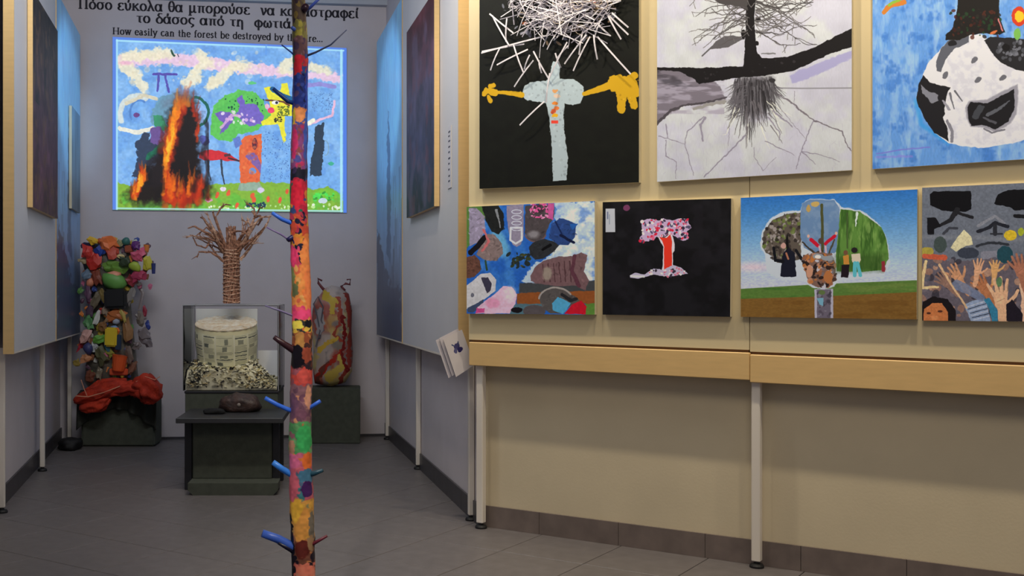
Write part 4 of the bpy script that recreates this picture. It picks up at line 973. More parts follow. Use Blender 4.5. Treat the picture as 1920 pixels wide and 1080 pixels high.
P.ell(410, 540, 80, 40, (60, 66, 78), warp=8); P.ell(670, 550, 56, 60, (36, 76, 86), warp=7); P.line([(100, 600), (80, 680), (75, 780), (190, 775)], 24, (236, 206, 150), w2=16, warp=6)
hand(330, 700, .9, -.6, (206, 150, 110)); hand(520, 780, 1.0, -.5, (186, 120, 80)); hand(240, 740, .8, -.8, (150, 116, 100)); hand(600, 640, .7, .1, (222, 170, 110), .7)
hand(640, 850, 1.35, -.1, (234, 184, 142)); hand(830, 870, 1.3, .25, (238, 190, 156)); hand(770, 650, 1.0, -.3, (176, 116, 90)); hand(1000, 760, 1.1, .2, (214, 160, 120)); hand(480, 650, .7, .2, (224, 170, 130))
P.ell(630, 740, 20, 34, (96, 130, 90), warp=4)
P.poly([(380, 900), (440, 870), (530, 860), (560, 960), (570, 1015), (430, 1015)], (150, 166, 190), warp=5)
for i in range(7): P.line([(400 + i * 8, 915 + i * 15), (530 + i * 5, 875 + i * 17)], 6, (58, 66, 86) if i % 2 else (196, 200, 210), warp=3)
P.poly([(520, 860), (560, 850), (620, 940), (620, 1015), (580, 1015), (560, 930)], (56, 130, 160), warp=5); P.line([(330, 760), (420, 800), (500, 850)], 70, (120, 132, 158), w2=50, warp=6, a=.85); P.poly([(680, 900), (720, 860), (790, 960), (790, 1015), (680, 1015)], (34, 28, 38), warp=6)
P.line([(200, 620), (300, 780), (400, 920)], 18, (226, 186, 140), w2=12, warp=5); P.tone(10, .07)
wall_canvas('hands_print', q, None, P, 'print of raised hands under dark tree shapes, cut by the right edge of the view', rough=.4)

# ------------------------------------------------------------------ pictures on the niche side panels
def side_canvas(side, y0, y1, z0, z1, painter, nm, label, thick=.03, side_m=M_BEECH, cat='painting'):
    # order tl, tr, br, bl as seen from the room
    a = side_surface(side, y0, thick + .004); b = side_surface(side, y1, thick + .004)
    if side > 0: a, b = b, a
    up = lambda p, z: Vector((p.x, p.y, z))
    return canvas(cat, [up(a, z1), up(b, z1), up(b, z0), up(a, z0)], SN[side], thick, image_mat(nm, painter.image(nm), .55), side_m, label, cat)
P = Paint([(0, 0), (100, 0), (100, 120), (0, 120)], (62, 60, 82), ss=3)
P.vgrad([(0, (82, 40, 44)), (18, (88, 56, 66)), (45, (82, 74, 100)), (80, (66, 68, 98)), (120, (36, 50, 66))]); P.tone(14, .2, seed=2); P.tone(4, .12, seed=3); P.washes((110, 96, 124), 18, .55, .8, seed=5, a=.6); P.washes((116, 70, 84), 12, .6, .8, seed=6, a=.5)
side_canvas(1, 6.28, 7.29, 1.69, 2.915, P, 'violet_picture', 'dark violet abstract painting on the right wall of the niche')
P = Paint([(0, 0), (100, 0), (100, 120), (0, 120)], (74, 52, 56), ss=3)
P.vgrad([(0, (46, 44, 42)), (30, (64, 50, 46)), (60, (92, 66, 78)), (120, (84, 54, 70))]); P.tone(14, .22, seed=12); P.tone(4, .16, seed=13); P.washes((28, 28, 28), 16, .5, .75, seed=15, sy=2, a=.8, box=(0, 0, 100, 60)); P.washes((110, 84, 60), 8, .6, .8, seed=16, a=.6)
side_canvas(-1, 6.36, 7.36, 1.69, 2.94, P, 'brown_picture', 'dark brown and purple abstract painting on the left wall of the niche')
P = Paint([(0, 0), (40, 0), (40, 70), (0, 70)], (120, 148, 168), ss=4)
P.vgrad([(0, (120, 160, 190)), (30, (126, 150, 166)), (70, (112, 122, 132))]); P.tone(6, .12, seed=22, sy=3)
side_canvas(-1, 8.16, 8.66, 1.82, 2.58, P, 'pale_picture', 'narrow pale grey canvas on the panel painted with blue light at the back left', thick=.02, side_m=M_SIDE)

# small printed label strip by the violet painting
P = Paint([(0, 0), (10, 0), (10, 60), (0, 60)], (206, 204, 210), ss=8)
for y in (5, 9, 14, 20, 25, 31, 36, 42, 48, 53): P.line([(3, y), (3 + random.uniform(2, 4), y)], 1.8, (60, 60, 76), warp=.5)
a = side_surface(1, 6.04, .004); b = side_surface(1, 5.94, .004)
canvas('label_strip', [Vector((a.x, a.y, 2.10)), Vector((b.x, b.y, 2.10)), Vector((b.x, b.y, 1.765)), Vector((a.x, a.y, 1.765))], SN[1], .003, image_mat('label_strip', P.image('label_strip'), .5), M_LEG, 'narrow vertical white caption label right of the violet painting', 'label')
# ------------------------------------------------------------------ leaflets hanging at the corner
leaf = thing('leaflet_stack', D(858, 700, 5.70), 'small tilted stack of white leaflets at the corner of the panels', 'leaflets')
P = Paint([(0, 0), (40, 0), (40, 70), (0, 70)], (214, 206, 204), ss=5)
P.ell(20, 24, 6, 7, (70, 66, 110), warp=3); P.ell(24, 32, 5, 5, (50, 44, 100), warp=3); P.ell(15, 30, 3, 4, (90, 90, 130), warp=2); P.line([(12, 17), (15, 21)], 2.2, (70, 80, 120)); P.line([(25, 17), (24, 21)], 2.2, (70, 80, 120))
lm = image_mat('leaflet_front', P.image('leaflet_front'), .5)
M_PAPER = mat('leaflet_paper', (206, 198, 200), 0.6)
for k, (dx, dy, dd) in enumerate(((0, 0, 0), (-7, -2, .012), (-14, 2, .024))):
    cs = [D(831 + dx, 636 + dy, 5.685 + dd), D(866 + dx, 618 + dy, 5.70 + dd), D(890 + dx, 684 + dy, 5.70 + dd), D(855 + dx, 707 + dy, 5.685 + dd)]
    canvas('leaflet', cs, Vector((0, 1, 0)), .004, lm if k == 0 else M_PAPER, M_PAPER, None, None, leaf)
bm = bmesh.new(); tube(bm, [D(861, 640, 5.72), D(866, 628, 5.745)], .008, 6); obj('pin', bm, M_LEG, leaf)

# ------------------------------------------------------------------ plinths, table and glass case
M_PLINTH = mat('green_grey_felt', (66, 70, 60), 0.9, 0.08, 25, bump=.1, bscale=200)
M_DARK = mat('black_painted_wood', (22, 22, 28), 0.55)
M_TOPD = mat('dark_table_top', (44, 44, 46), 0.45, .08, 10)
t = thing('display_table', Vector((-.82, 6.85, 0)), 'low dark table in the middle of the niche, in front of the glass case', 'table')
zt = .452
XL, XR = D(332, 0, 6.6).x, D(532, 0, 6.6).x
bm = bmesh.new(); bx(bm, XL, XR, 6.55, 7.10, zt - .030, zt); bevel(bm, .003, 1); obj('table_top', bm, M_TOPD, t)
for x0, x1 in ((347, 361), (511, 524)):
    for ya in (6.70, 7.02):
        a, b = D(x0, 0, 6.72).x, D(x1, 0, 6.72).x
        bm = bmesh.new(); bx(bm, a, b, ya, ya + .045, 0, zt - .03); bevel(bm, .003, 1); obj('leg', bm, M_DARK, t)
p = thing('plinth', Vector((-.82, 6.7, 0)), 'dark green-grey block standing under the low table', 'plinth')
bm = bmesh.new(); bx(bm, D(362, 0, 6.7).x, D(510, 0, 6.7).x, 6.68, 6.99, .07, zt - .032); bevel(bm, .006, 2); obj('body', bm, M_PLINTH, p)
bm = bmesh.new()
a, b, c_, d_ = D(352, 0, 6.52).x, D(521, 0, 6.52).x, D(362, 0, 6.52).x, D(512, 0, 6.52).x
za = .072
f = [Vector((a, 6.52, za)), Vector((b, 6.52, za)), Vector((b, 6.52, .03)), Vector((d_, 6.52, 0)), Vector((c_, 6.52, 0)), Vector((a, 6.52, .03))]
vf = [bm.verts.new(v) for v in f]; vb = [bm.verts.new(v + Vector((0, .175, 0))) for v in f]
bm.faces.new(vf); bm.faces.new(vb[::-1])
for i in range(6): bm.faces.new((vf[i], vb[i], vb[(i + 1) % 6], vf[(i + 1) % 6]))
obj('base', bm, M_PLINTH, p)

b2 = thing('plinth', Vector((-.886, 7.4, 0)), 'dark block behind the low table that carries the glass case', 'plinth')
XA, XB = D(347, 0, 7.15).x, D(521, 0, 7.15).x
bm = bmesh.new(); bx(bm, XA, XB, 7.15, 7.65, 0, .556); bevel(bm, .004, 1); obj('body', bm, M_PLINTH, b2)
bm = bmesh.new(); bx(bm, XA - .004, XB + .004, 7.146, 7.654, .545, .560); bevel(bm, .002, 1); obj('top_edge', bm, M_DARK, b2)

# glass case
mg = bpy.data.materials.new('clear_acrylic'); mg.use_nodes = True
nt = mg.node_tree; nt.nodes.clear()
o_ = nt.nodes.new('ShaderNodeOutputMaterial'); mx = nt.nodes.new('ShaderNodeMixShader'); tr = nt.nodes.new('ShaderNodeBsdfTransparent'); gl = nt.nodes.new('ShaderNodeBsdfGlossy'); fr = nt.nodes.new('ShaderNodeFresnel')
tr.inputs[0].default_value = (.99, .99, .99, 1); gl.inputs['Roughness'].default_value = .04; fr.inputs[0].default_value = 1.2
nt.links.new(fr.outputs[0], mx.inputs[0]); nt.links.new(tr.outputs[0], mx.inputs[1]); nt.links.new(gl.outputs[0], mx.inputs[2]); nt.links.new(mx.outputs[0], o_.inputs[0])
M_RIM = mat('acrylic_rim', (150, 150, 152), .3)
case = thing('display_case', Vector((-.89, 7.4, .56)), 'clear acrylic case holding the newspaper tree stump', 'case')
cx0, cx1, cy0, cy1, cz0, cz1 = D(343, 0, 7.16).x, D(522, 0, 7.16).x, 7.155, 7.65, .562, 1.116
T = .006
for nm, a in (('pane', (cx0, cx1, cy0, cy0 + T, cz0, cz1 - T)), ('pane', (cx0, cx1, cy1 - T, cy1, cz0, cz1 - T)), ('pane', (cx0, cx0 + T, cy0 + T, cy1 - T, cz0, cz1 - T)), ('pane', (cx1 - T, cx1, cy0 + T, cy1 - T, cz0, cz1 - T)), ('lid', (cx0, cx1, cy0, cy1, cz1 - T, cz1))):
    bm = bmesh.new(); bx(bm, *a); obj(nm, bm, mg, case)
bm = bmesh.new()
e = .003
for x in (cx0, cx1):
    for y in (cy0, cy1): tube(bm, [(x, y, cz0), (x, y, cz1)], e, 5)
    tube(bm, [(x, cy0, cz1), (x, cy1, cz1)], e, 5)
for y in (cy0, cy1): tube(bm, [(cx0, y, cz1), (cx1, y, cz1)], e, 5)
obj('glued_edges', bm, M_RIM, case)
# backing sheets standing in the case
M_BACKER = mat('pale_backing_card', (236, 236, 232), .8, .02, 6)
M_WHITE = mat('white_card', (250, 250, 252), .7)
bm = bmesh.new(); bx(bm, cx0 + .012, D(482, 0, 7.6).x, 7.622, 7.632, cz0 + .002, cz1 - .03)
tag(obj('backing_card', bm, M_BACKER), 'large pale card standing behind the newspaper stump inside the case', 'card')
bm = bmesh.new(); bx(bm, D(484, 0, 7.6).x, cx1 - .014, 7.600, 7.606, cz0 + .002, .80)
tag(obj('backing_card', bm, M_WHITE), 'small white card standing at the right inside the case', 'card')

# newspaper stump
def news_mat():
    m = bpy.data.materials.new('newsprint'); m.use_nodes = True
    nt = m.node_tree; b = nt.nodes['Principled BSDF']; b.inputs['Roughness'].default_value = .85
    uv = nt.nodes.new('ShaderNodeTexCoord')
    P = Paint([(0, 0), (400, 0), (400, 120), (0, 120)], (240, 236, 196), ss=2.2)
    P.tone(14, .05)
    R = random.Random(5); x = 2
    while x < 400:
        w = R.uniform(26, 40)
        dark = R.random() < .25
        if dark: P.poly([(x + 1, 12), (x + w - 1, 12), (x + w - 1, 88), (x + 1, 88)], (112, 118, 100), warp=1)
        y = 10 + R.uniform(0, 5)
        while y < 112:
            if R.random() < .10:
                h = R.uniform(5, 12); xa = x + R.uniform(1, w * .5); xb = xa + R.uniform(6, w * .45); P.poly([(xa, y), (xb, y), (xb, y + h), (xa, y + h)], R.choice([(150, 152, 130), (110, 114, 100), (176, 172, 142), (160, 160, 136)]), warp=1.5); y += h + 2
            elif R.random() < .12:
                P.line([(x + 2, y + 1.5), (x + w - 4, y + 1.5)], 2.2, (110, 112, 100), warp=1.4); y += 5
            else:
                P.line([(x + 2, y), (x + w - R.uniform(2.5, 7), y)], 1.0, (190, 190, 170) if dark else (168, 164, 134), warp=.8, a=.9); y += 2.1
        P.line([(x - .5, 0), (x - .5, 120)], 1.8, (252, 248, 222)); x += w * 1.0
    P.poly([(-2, -2), (402, -2), (402, 8), (-2, 8)], (244, 236, 190), warp=1.5)
    t = nt.nodes.new('ShaderNodeTexImage'); t.image = P.image('newsprint'); u = nt.nodes.new('ShaderNodeUVMap'); u.uv_map = 'UVMap'
    nt.links.new(u.outputs[0], t.inputs[0]); nt.links.new(t.outputs[0], b.inputs['Base Color'])
    return m
M_NEWS = news_mat()
M_TOPN = mat('cut_paper_top', (226, 196, 150), .9, col2=(252, 244, 224), scale=34, bump=.5, bscale=120)
sc_ = Vector((D(424, 0, 7.38).x, 7.385, 0)); rt = D(481, 0, 7.38).x - sc_.x
stump = thing('newspaper_stump', Vector((sc_.x, sc_.y, .562)), 'round tree stump made of folded newspaper pages inside the case', 'sculpture')
tilt = Matrix.Rotation(math.radians(12), 3, 'X')
zb_, zt_ = .60, .985
bm = bmesh.new(); N = 72; uvl = bm.loops.layers.uv.new('UVMap')
def spt(a, z, r): 
    return Vector((sc_.x, sc_.y, .985)) + tilt @ Vector((r * math.cos(a), r * math.sin(a), z - .985))
rows = []
for j in range(9):
    z = zt_ - (zt_ - zb_) * j / 8
    r = rt * (1.0 + .03 * math.sin(j * .9) + (.04 * (j / 8) ** 3))
    rows.append([bm.verts.new(spt(2 * math.pi * k / N, z, r * (1 + .007 * math.sin(k * 3.1)))) for k in range(N)])
for j in range(8):
    for k in range(N):
        f = bm.faces.new((rows[j][k], rows[j][(k + 1) % N], rows[j + 1][(k + 1) % N], rows[j + 1][k]))
        for l, (kk, jj) in zip(f.loops, ((k, j), (k + 1, j), (k + 1, j + 1), (k, j + 1))):
            l[uvl].uv = (kk / N, 1 - jj / 8)
bm.faces.new(rows[-1])
obj('page_wall', bm, M_NEWS, stump, smooth=True)
bm = bmesh.new(); prev = None
for i, (r, z) in enumerate(((1.0, 0), (1.025, .006), (1.0, .014), (.95, .010), (.8, .016), (.6, .010), (.4, .018), (.2, .012), (.02, .014))):
    ring = [bm.verts.new(spt(2 * math.pi * k / N, .985 + z + (.003 * math.sin(k * 7.7 + i * 3)), rt * r * (1 + .008 * math.sin(k * 2.3 + i)))) for k in range(N)]
    if prev:
        for k in range(N): bm.faces.new((prev[k], prev[(k + 1) % N], ring[(k + 1) % N], ring[k]))
    prev = ring
bm.faces.new(prev); obj('cut_top', bm, M_TOPN, stump, smooth=True)
# shredded newspaper heap
rs = random.Random(12); bm = bmesh.new()
# the mound under the loose shreds
for i in range(0):
    pass
gx = 26; gy = 18; gv = []
def mound(x, y):
    d = math.hypot(x - sc_.x, y - sc_.y)
    h = .075 + .10 * math.exp(-((d - rt) / .08) ** 2) + .012 * math.sin(x * 43) * math.sin(y * 37)
    if x > sc_.x + .2: h -= .03
    return cz0 + h * min(1, .75 + (y - cy0) * 2)
for j in range(gy + 1):
    row = []
    for i in range(gx + 1):
        x = cx0 + .012 + (cx1 - cx0 - .024) * i / gx; y = cy0 + .034 + (cy1 - cy0 - .09) * j / gy
        row.append(bm.verts.new((x, y, mound(x, y) - .012)))
    gv.append(row)
for j in range(gy):
    for i in range(gx): bm.faces.new((gv[j][i], gv[j][i + 1], gv[j + 1][i + 1], gv[j + 1][i]))
base_row = [bm.verts.new((v.co.x, v.co.y, cz0 + .002)) for v in gv[0]]
for i in range(gx): bm.faces.new((base_row[i], base_row[i + 1], gv[0][i + 1], gv[0][i]))
for i in range(2600):
    x = rs.uniform(cx0 + .03, cx1 - .03); y = rs.uniform(cy0 + .03, cy1 - .06)
    d = math.hypot(x - sc_.x, y - sc_.y)
    edge = min(x - cx0, cx1 - x)
    top = cz0 + .045 + .12 * math.exp(-((d - rt) / .07) ** 2) * (1 if d > rt - .02 else 0) + .02 * math.sin(x * 40)
    if x > sc_.x + .17: top -= .03
    z = mound(x, y) - rs.uniform(-.004, .012)
    if rs.random() < .3: y = rs.uniform(cy0 + .014, cy0 + .03); z = rs.uniform(cz0 + .02, mound(x, y))
    if d < rt - .03: continue
    L = rs.uniform(.009, .022); w = rs.uniform(.004, .009)
    Rm = Matrix.Rotation(rs.uniform(0, 6.28), 3, 'Z') @ Matrix.Rotation(rs.uniform(-.6, .6), 3, 'Y') @ Matrix.Rotation(rs.uniform(-1, 1), 3, 'X')
    c = Vector((x, y, z)); q4 = [Rm @ Vector(v) for v in ((-L, -w, 0), (0, -w, .004), (L, -w, -.001), (L, w, -.001), (0, w, .004), (-L, w, 0))]
    vs = [bm.verts.new(Vector((min(max((c + v).x, cx0 + .008), cx1 - .008), min(max((c + v).y, cy0 + .008), cy1 - .03), max((c + v).z, cz0 + .001)))) for v in q4]
    f1 = bm.faces.new((vs[0], vs[1], vs[4], vs[5])); f2 = bm.faces.new((vs[1], vs[2], vs[3], vs[4]))
    mi = rs.choice((0, 0, 0, 0, 0, 1, 2, 2, 3)); f1.material_index = f2.material_index = mi
SH = [mat('shred_cream', (254, 248, 214), .8), mat('shred_ochre', (226, 204, 150), .8), mat('shred_ink', (42, 42, 40), .8), mat('shred_grey', (130, 126, 108), .8)]
tag(obj('shredded_paper', bm, None, mats=SH), 'heap of shredded newspaper around the foot of the stump in the case', 'paper', kind='stuff')

# woven twig tree on the case lid
TW = mat('reddish_twig', (186, 134, 104), .8, col2=(96, 62, 48), scale=60)
TW2 = mat('pale_twig', (226, 186, 156), .8, col2=(140, 96, 74), scale=60)
ty = 7.40; Z6 = (330, 380, .18519)
tw = thing('twig_tree', Vector((D(434, 0, ty).x, ty, cz1)), 'small woven twig tree with bare branches standing on top of the case', 'sculpture')
rt_ = random.Random(5)
tc_ = D(434, 0, ty).x; r0 = 15.5 * ty / FOC; zt0 = cz1 + .010; zt1 = D(0, 462, ty).z
bm = bmesh.new()
lathe(bm, (tc_, ty, 0), [(r0 * .80, zt0), (r0 * .8, zt1)], 20)
for k in range(34):
    a = 2 * math.pi * k / 34 + rt_.uniform(-.06, .06)
    tube(bm, [(tc_ + r0 * .88 * math.cos(a + .12 * math.sin(z * 30 + k)), ty + r0 * .88 * math.sin(a + .12 * math.sin(z * 30 + k)), z) for z in np.linspace(zt0, zt1 + rt_.uniform(-.01, .03), 7)], rt_.uniform(.0045, .008), 5, .2)
tr_ = obj('trunk', bm, TW, tw); tr_['kind'] = 'stuff'
bm = bmesh.new()
for j in range(15):
    z = zt0 + .012 + j * (zt1 - zt0 - .01) / 15
    pts = [(tc_ + (r0 * 1.0 + .003 * math.sin(7 * a + j * 2)) * math.cos(a), ty + (r0 * 1.0 + .003 * math.sin(7 * a + j * 2)) * math.sin(a), z + .006 * math.sin(2 * a + j)) for a in np.linspace(0, 2 * math.pi, 22)]
    tube(bm, pts, rt_.uniform(.003, .005), 5, .3)
o = obj('winding', bm, TW2, tw); o['kind'] = 'stuff'
def branch(pts, w0, w1, dep=0):
    n = len(pts); out = []
    for i, q_ in enumerate(pts):
        px, py = zp(q_, Z6)
        out.append(D(px, py, ty - r0 * .3 + dep * i / max(1, n - 1)))
    # subdivide with a little wander
    fin = []
    for a, b in zip(out, out[1:]):
        for s in range(3):
            fin.append(a.lerp(b, s / 3) + Vector((rt_.uniform(-.002, .002), rt_.uniform(-.004, .004), rt_.uniform(-.002, .002))))
    fin.append(out[-1])
    m = len(fin)
    bm = bmesh.new(); tube(bm, fin, [.72 * (w0 + (w1 - w0) * i / (m - 1)) * ty / FOC / 2 for i in range(m)], 6, .2)
    # side twiglets
    for s in range(3):
        i = rt_.randint(m // 3, m - 2); a = fin[i]
        d = (fin[i + 1] - fin[i]).normalized() + Vector((rt_.uniform(-.8, .8), rt_.uniform(-.6, .6), rt_.uniform(-.1, .9)))
        L = rt_.uniform(.02, .05)
        tube(bm, [a, a + d.normalized() * L * .6, a + d.normalized() * L + Vector((0, 0, rt_.uniform(-.01, .01)))], [w1 * ty / FOC / 2, .0022, .0016], 5)
    obj('branch', bm, rt_.choice([TW, TW, TW2]), tw)
for pts, w0, w1, dp in (
    ([(490, 600), (420, 545), (350, 500), (230, 500), (215, 555)], 8, 3, -.05), ([(420, 545), (330, 420), (345, 370)], 5, 3, .08), ([(500, 520), (420, 400), (330, 365), (140, 330)], 11, 4, .06),
    ([(500, 500), (400, 350), (300, 300), (190, 240), (120, 260)], 10, 3, -.1), ([(510, 480), (430, 320), (350, 260), (280, 160), (250, 150)], 11, 4, .12), ([(520, 480), (445, 290), (390, 150), (370, 90)], 9, 4, -.02),
    ([(430, 250), (400, 150), (450, 60), (490, 20), (560, 25)], 6, 3, .08), ([(555, 520), (560, 350), (545, 240)], 20, 12, 0), ([(580, 520), (590, 380), (590, 240)], 14, 9, .03), ([(530, 520), (520, 380), (515, 250)], 9, 5, -.05),
    ([(560, 300), (640, 285), (690, 300), (730, 340)], 6, 3, -.06), ([(630, 500), (720, 350), (760, 250), (800, 130), (770, 80)], 11, 5, .03), ([(640, 500), (700, 380), (800, 220), (860, 150), (960, 140)], 10, 4, -.08),
    ([(650, 580), (690, 540), (780, 410), (900, 250), (930, 200), (950, 130)], 9, 4, .06), ([(760, 240), (735, 205), (730, 160)], 6, 3, .05), ([(735, 205), (660, 175)], 5, 3, -.03), ([(700, 470), (800, 350), (900, 240)], 7, 3, -.12),
    ([(760, 420), (820, 410), (890, 410)], 4, 2, .05), ([(330, 420), (300, 460), (215, 430), (170, 350)], 5, 3, -.08), ([(370, 400), (250, 360), (170, 330), (100, 360)], 5, 2, .02), ([(400, 300), (340, 180), (315, 110)], 5, 3, .05), ([(800, 150), (850, 130), (870, 160), (830, 230)], 7, 4, .08), ([(400, 320), (310, 250), (210, 330)], 5, 3, -.05),
    ([(800, 140), (790, 60), (750, 25), (710, 15)], 6, 3, .03), ([(815, 120), (850, 50), (875, 55)], 5, 3, -.03), ([(600, 480), (650, 420), (720, 330), (740, 250)], 9, 5, .1)):
    branch(pts, w0, w1, dp)

for i in range(22):      # finer sprays between the main limbs
    sx = rt_.choice([-1, 1]); x = 560 + sx * rt_.uniform(20, 80); y = rt_.uniform(430, 540); q_ = [(x, y)]
    ang = math.radians(rt_.uniform(25, 80))
    for k in range(rt_.randint(3, 5)):
        ang += rt_.uniform(-.3, .3); x += sx * 75 * math.cos(ang) * rt_.uniform(.7, 1.1); y -= 75 * math.sin(ang); x = min(max(x, 130), 950); y = max(y, 60); q_.append((x, y))
    branch(q_, 6, 2.5, rt_.uniform(-.14, .14))

# objects lying on the low table
M_CLAY = mat('brown_clay', (70, 48, 40), .55, col2=(40, 30, 28), scale=30, bump=.6, bscale=40)
def lump(name, c, r, m, label, cat, seed, parent=None, squash=(1, 1, 1), amp=.3, flat=True, sub=3):
    bm = bmesh.new(); bmesh.ops.create_icosphere(bm, subdivisions=sub, radius=1)
    zmin = 1e9
    for v in bm.verts:
        n = mnoise.noise(v.co * 1.7 + Vector((seed, seed * 2, 0))) * amp + mnoise.noise(v.co * 4 + Vector((seed, 0, seed))) * amp * .4
        v.co *= 1 + n
        v.co = Vector((v.co.x * r * squash[0], v.co.y * r * squash[1], v.co.z * r * squash[2]))
        if flat and v.co.z < -r * squash[2] * .6: v.co.z = -r * squash[2] * .6
        zmin = min(zmin, v.co.z)
    bmesh.ops.translate(bm, verts=bm.verts, vec=Vector(c) - Vector((0, 0, zmin)))
    o = obj(name, bm, m, parent, smooth=True)
    if label: tag(o, label, cat)
    return o
lump('clay_lump', (D(452, 0, 6.95).x, 6.93, zt + .001), .075, M_CLAY, 'brown clay mound lying on the low table', 'sculpture', 3, squash=(1.75, 1.1, .95), amp=.25)
lump('clay_tag', (D(448, 0, 6.82).x, 6.815, zt + .04), .012, mat('pale_pebble', (126, 116, 108), .5), 'tiny pale pebble stuck on the brown clay mound', 'pebble', 9, squash=(1, .5, 1), amp=.1, flat=False, sub=2)
lump('black_cloth', (D(402, 0, 6.8).x, 6.80, zt + .001), .06, mat('matt_black_cloth', (8, 8, 10), .9), 'small heap of black cloth at the left of the low table', 'cloth', 6, squash=(1.15, .8, .35), amp=.25)

# ------------------------------------------------------------------ left sculpture
YP = 8.57
pl = thing('plinth', Vector((D(222, 0, YP).x, 8.7, 0)), 'dark cloth-covered block under the recycled toy tree', 'plinth')
XA, XB = D(152, 0, YP).x, D(290, 0, YP).x
bm = bmesh.new(); bx(bm, XA, XB, YP, 8.87, 0, .425); bevel(bm, .015, 3); obj('body', bm, M_PLINTH, pl)
# draped cloth over it
bm = bmesh.new(); cols_ = []
for i in range(41):
    t_ = i / 40; ring = []
    for j in range(12):
        s = j / 11
        z = .432 - .30 * s * (1 - .55 * abs(math.sin(t_ * math.pi)) ** 1)
        y = YP - .008 - .05 * s * (.5 + .5 * math.sin(t_ * 38))
        if s == 0: y = YP + .10
        ring.append(bm.verts.new((XA - .03 + (XB - XA + .045) * t_, y, z)))
    cols_.append(ring)
for a, b in zip(cols_, cols_[1:]):
    for j in range(11): bm.faces.new((a[j], b[j], b[j + 1], a[j + 1]))
o = obj('cover_cloth', bm, mat('dark_cover_cloth', (46, 48, 42), .95), pl, smooth=True)
sol = o.modifiers.new('thick', 'SOLIDIFY'); sol.thickness = .004

# red tulle swag
TU_R = mat('red_orange_tulle', (206, 58, 26), .8, col2=(150, 34, 18), scale=12, bump=.6, bscale=50)
def Lp(px, py, Y=8.5): return D(px, py, Y)
tl = thing('tulle_swag', Lp(225, 750, 8.5), 'crumpled red-orange tulle draped round the foot of the toy tree', 'fabric')
def puff(path, rad, seed, name='fold', n=30, m=None, amp=.45):
    bm = bmesh.new(); K_ = 30
    pts = [Vector(p) for p in path]; fin = []
    for a, b in zip(pts, pts[1:]):
        for s in range(6): fin.append(a.lerp(b, s / 6))
    fin.append(pts[-1]); M_ = len(fin); rings = []
    for i, p in enumerate(fin):
        t_ = (fin[min(i + 1, M_ - 1)] - fin[max(i - 1, 0)]).normalized(); u = t_.cross(Vector((0, 1, 0))).normalized(); w = t_.cross(u)
        rr = rad * (math.sin(math.pi * (i + .6) / (M_ + .2)) ** .45)
        ring = []
        for k in range(K_):
            a = 2 * math.pi * k / K_; dv = u * math.cos(a) + w * math.sin(a)
            nn = mnoise.noise(Vector((math.cos(a) * 2.2 + seed, math.sin(a) * 2.2, i * .35 + seed)))
            pleat = .14 * math.sin(a * 6 + i * .8 + seed)
            ring.append(bm.verts.new(p + dv * rr * (1 + nn * amp + pleat)))
        rings.append(ring)
    for a, b in zip(rings, rings[1:]):
        for k in range(K_): bm.faces.new((a[k], a[(k + 1) % K_], b[(k + 1) % K_], b[k]))
    bm.faces.new(rings[0]); bm.faces.new(rings[-1])
    return obj(name, bm, m or TU_R, tl, smooth=True)
puff([Lp(140, 752), Lp(175, 742, 8.46), Lp(215, 728, 8.45), Lp(262, 722, 8.46)], .058, 1)
puff([Lp(150, 765, 8.47), Lp(185, 760, 8.45), Lp(205, 745, 8.45)], .052, 2)
puff([Lp(250, 722, 8.46), Lp(278, 728, 8.43), Lp(296, 752, 8.43)], .10, 3)
puff([Lp(208, 735, 8.44), Lp(245, 727, 8.43), Lp(280, 738, 8.42)], .05, 5)
puff([Lp(238, 716, 8.52), Lp(200, 722, 8.52), Lp(160, 735, 8.52)], .05, 7)
TU_W = mat('pale_tulle_edge', (214, 150, 120), .8)
for pts in ([(142, 742), (165, 744), (195, 736), (225, 724)], [(152, 712), (158, 730), (163, 742)], [(255, 716), (272, 706), (290, 712), (300, 706)]):
    bm = bmesh.new(); tube(bm, [Lp(x, y, 8.385) for x, y in pts], .0035, 6, .3); obj('frayed_edge', bm, TU_W, tl)

# the toy tree itself
ts = thing('recycled_toy_tree', Vector((D(215, 0, 8.65).x, 8.66, .43)), 'tree-shaped sculpture crowded with colourful toys and scraps, left of the niche', 'sculpture')
M_PLASTIC = mat('clouded_plastic_wrap', (104, 100, 88), .45, col2=(70, 66, 58), scale=14, bump=.6, bscale=26)
bm = bmesh.new()
tcx = D(208, 0, 8.66).x
prof = [(.155, .43), (.20, .50), (.195, .70), (.185, .85), (.165, 1.0), (.15, 1.15), (.18, 1.3), (.22, 1.42), (.20, 1.55), (.10, 1.6)]
rings = []
for r, z in prof:
    rings.append([bm.verts.new((tcx + r * math.cos(a) * (1 + .10 * mnoise.noise(Vector((math.cos(a) * 2, math.sin(a) * 2, z * 5)))), 8.66 + r * .55 * math.sin(a) * (1 + .2 * mnoise.noise(Vector((a, z * 4, 1)))), z)) for a in [2 * math.pi * k / 28 for k in range(28)]])
for a, b in zip(rings, rings[1:]):
    for k in range(28): bm.faces.new((a[k], a[(k + 1) % 28], b[(k + 1) % 28], b[k]))
bm.faces.new(rings[0]); bm.faces.new(rings[-1])
obj('trunk', bm, M_PLASTIC, ts, smooth=True)
Z8 = (120, 420, .4074)
rc = random.Random(21)
def col_m(c): return mat('toy_%d_%d_%d' % c, c, .5)
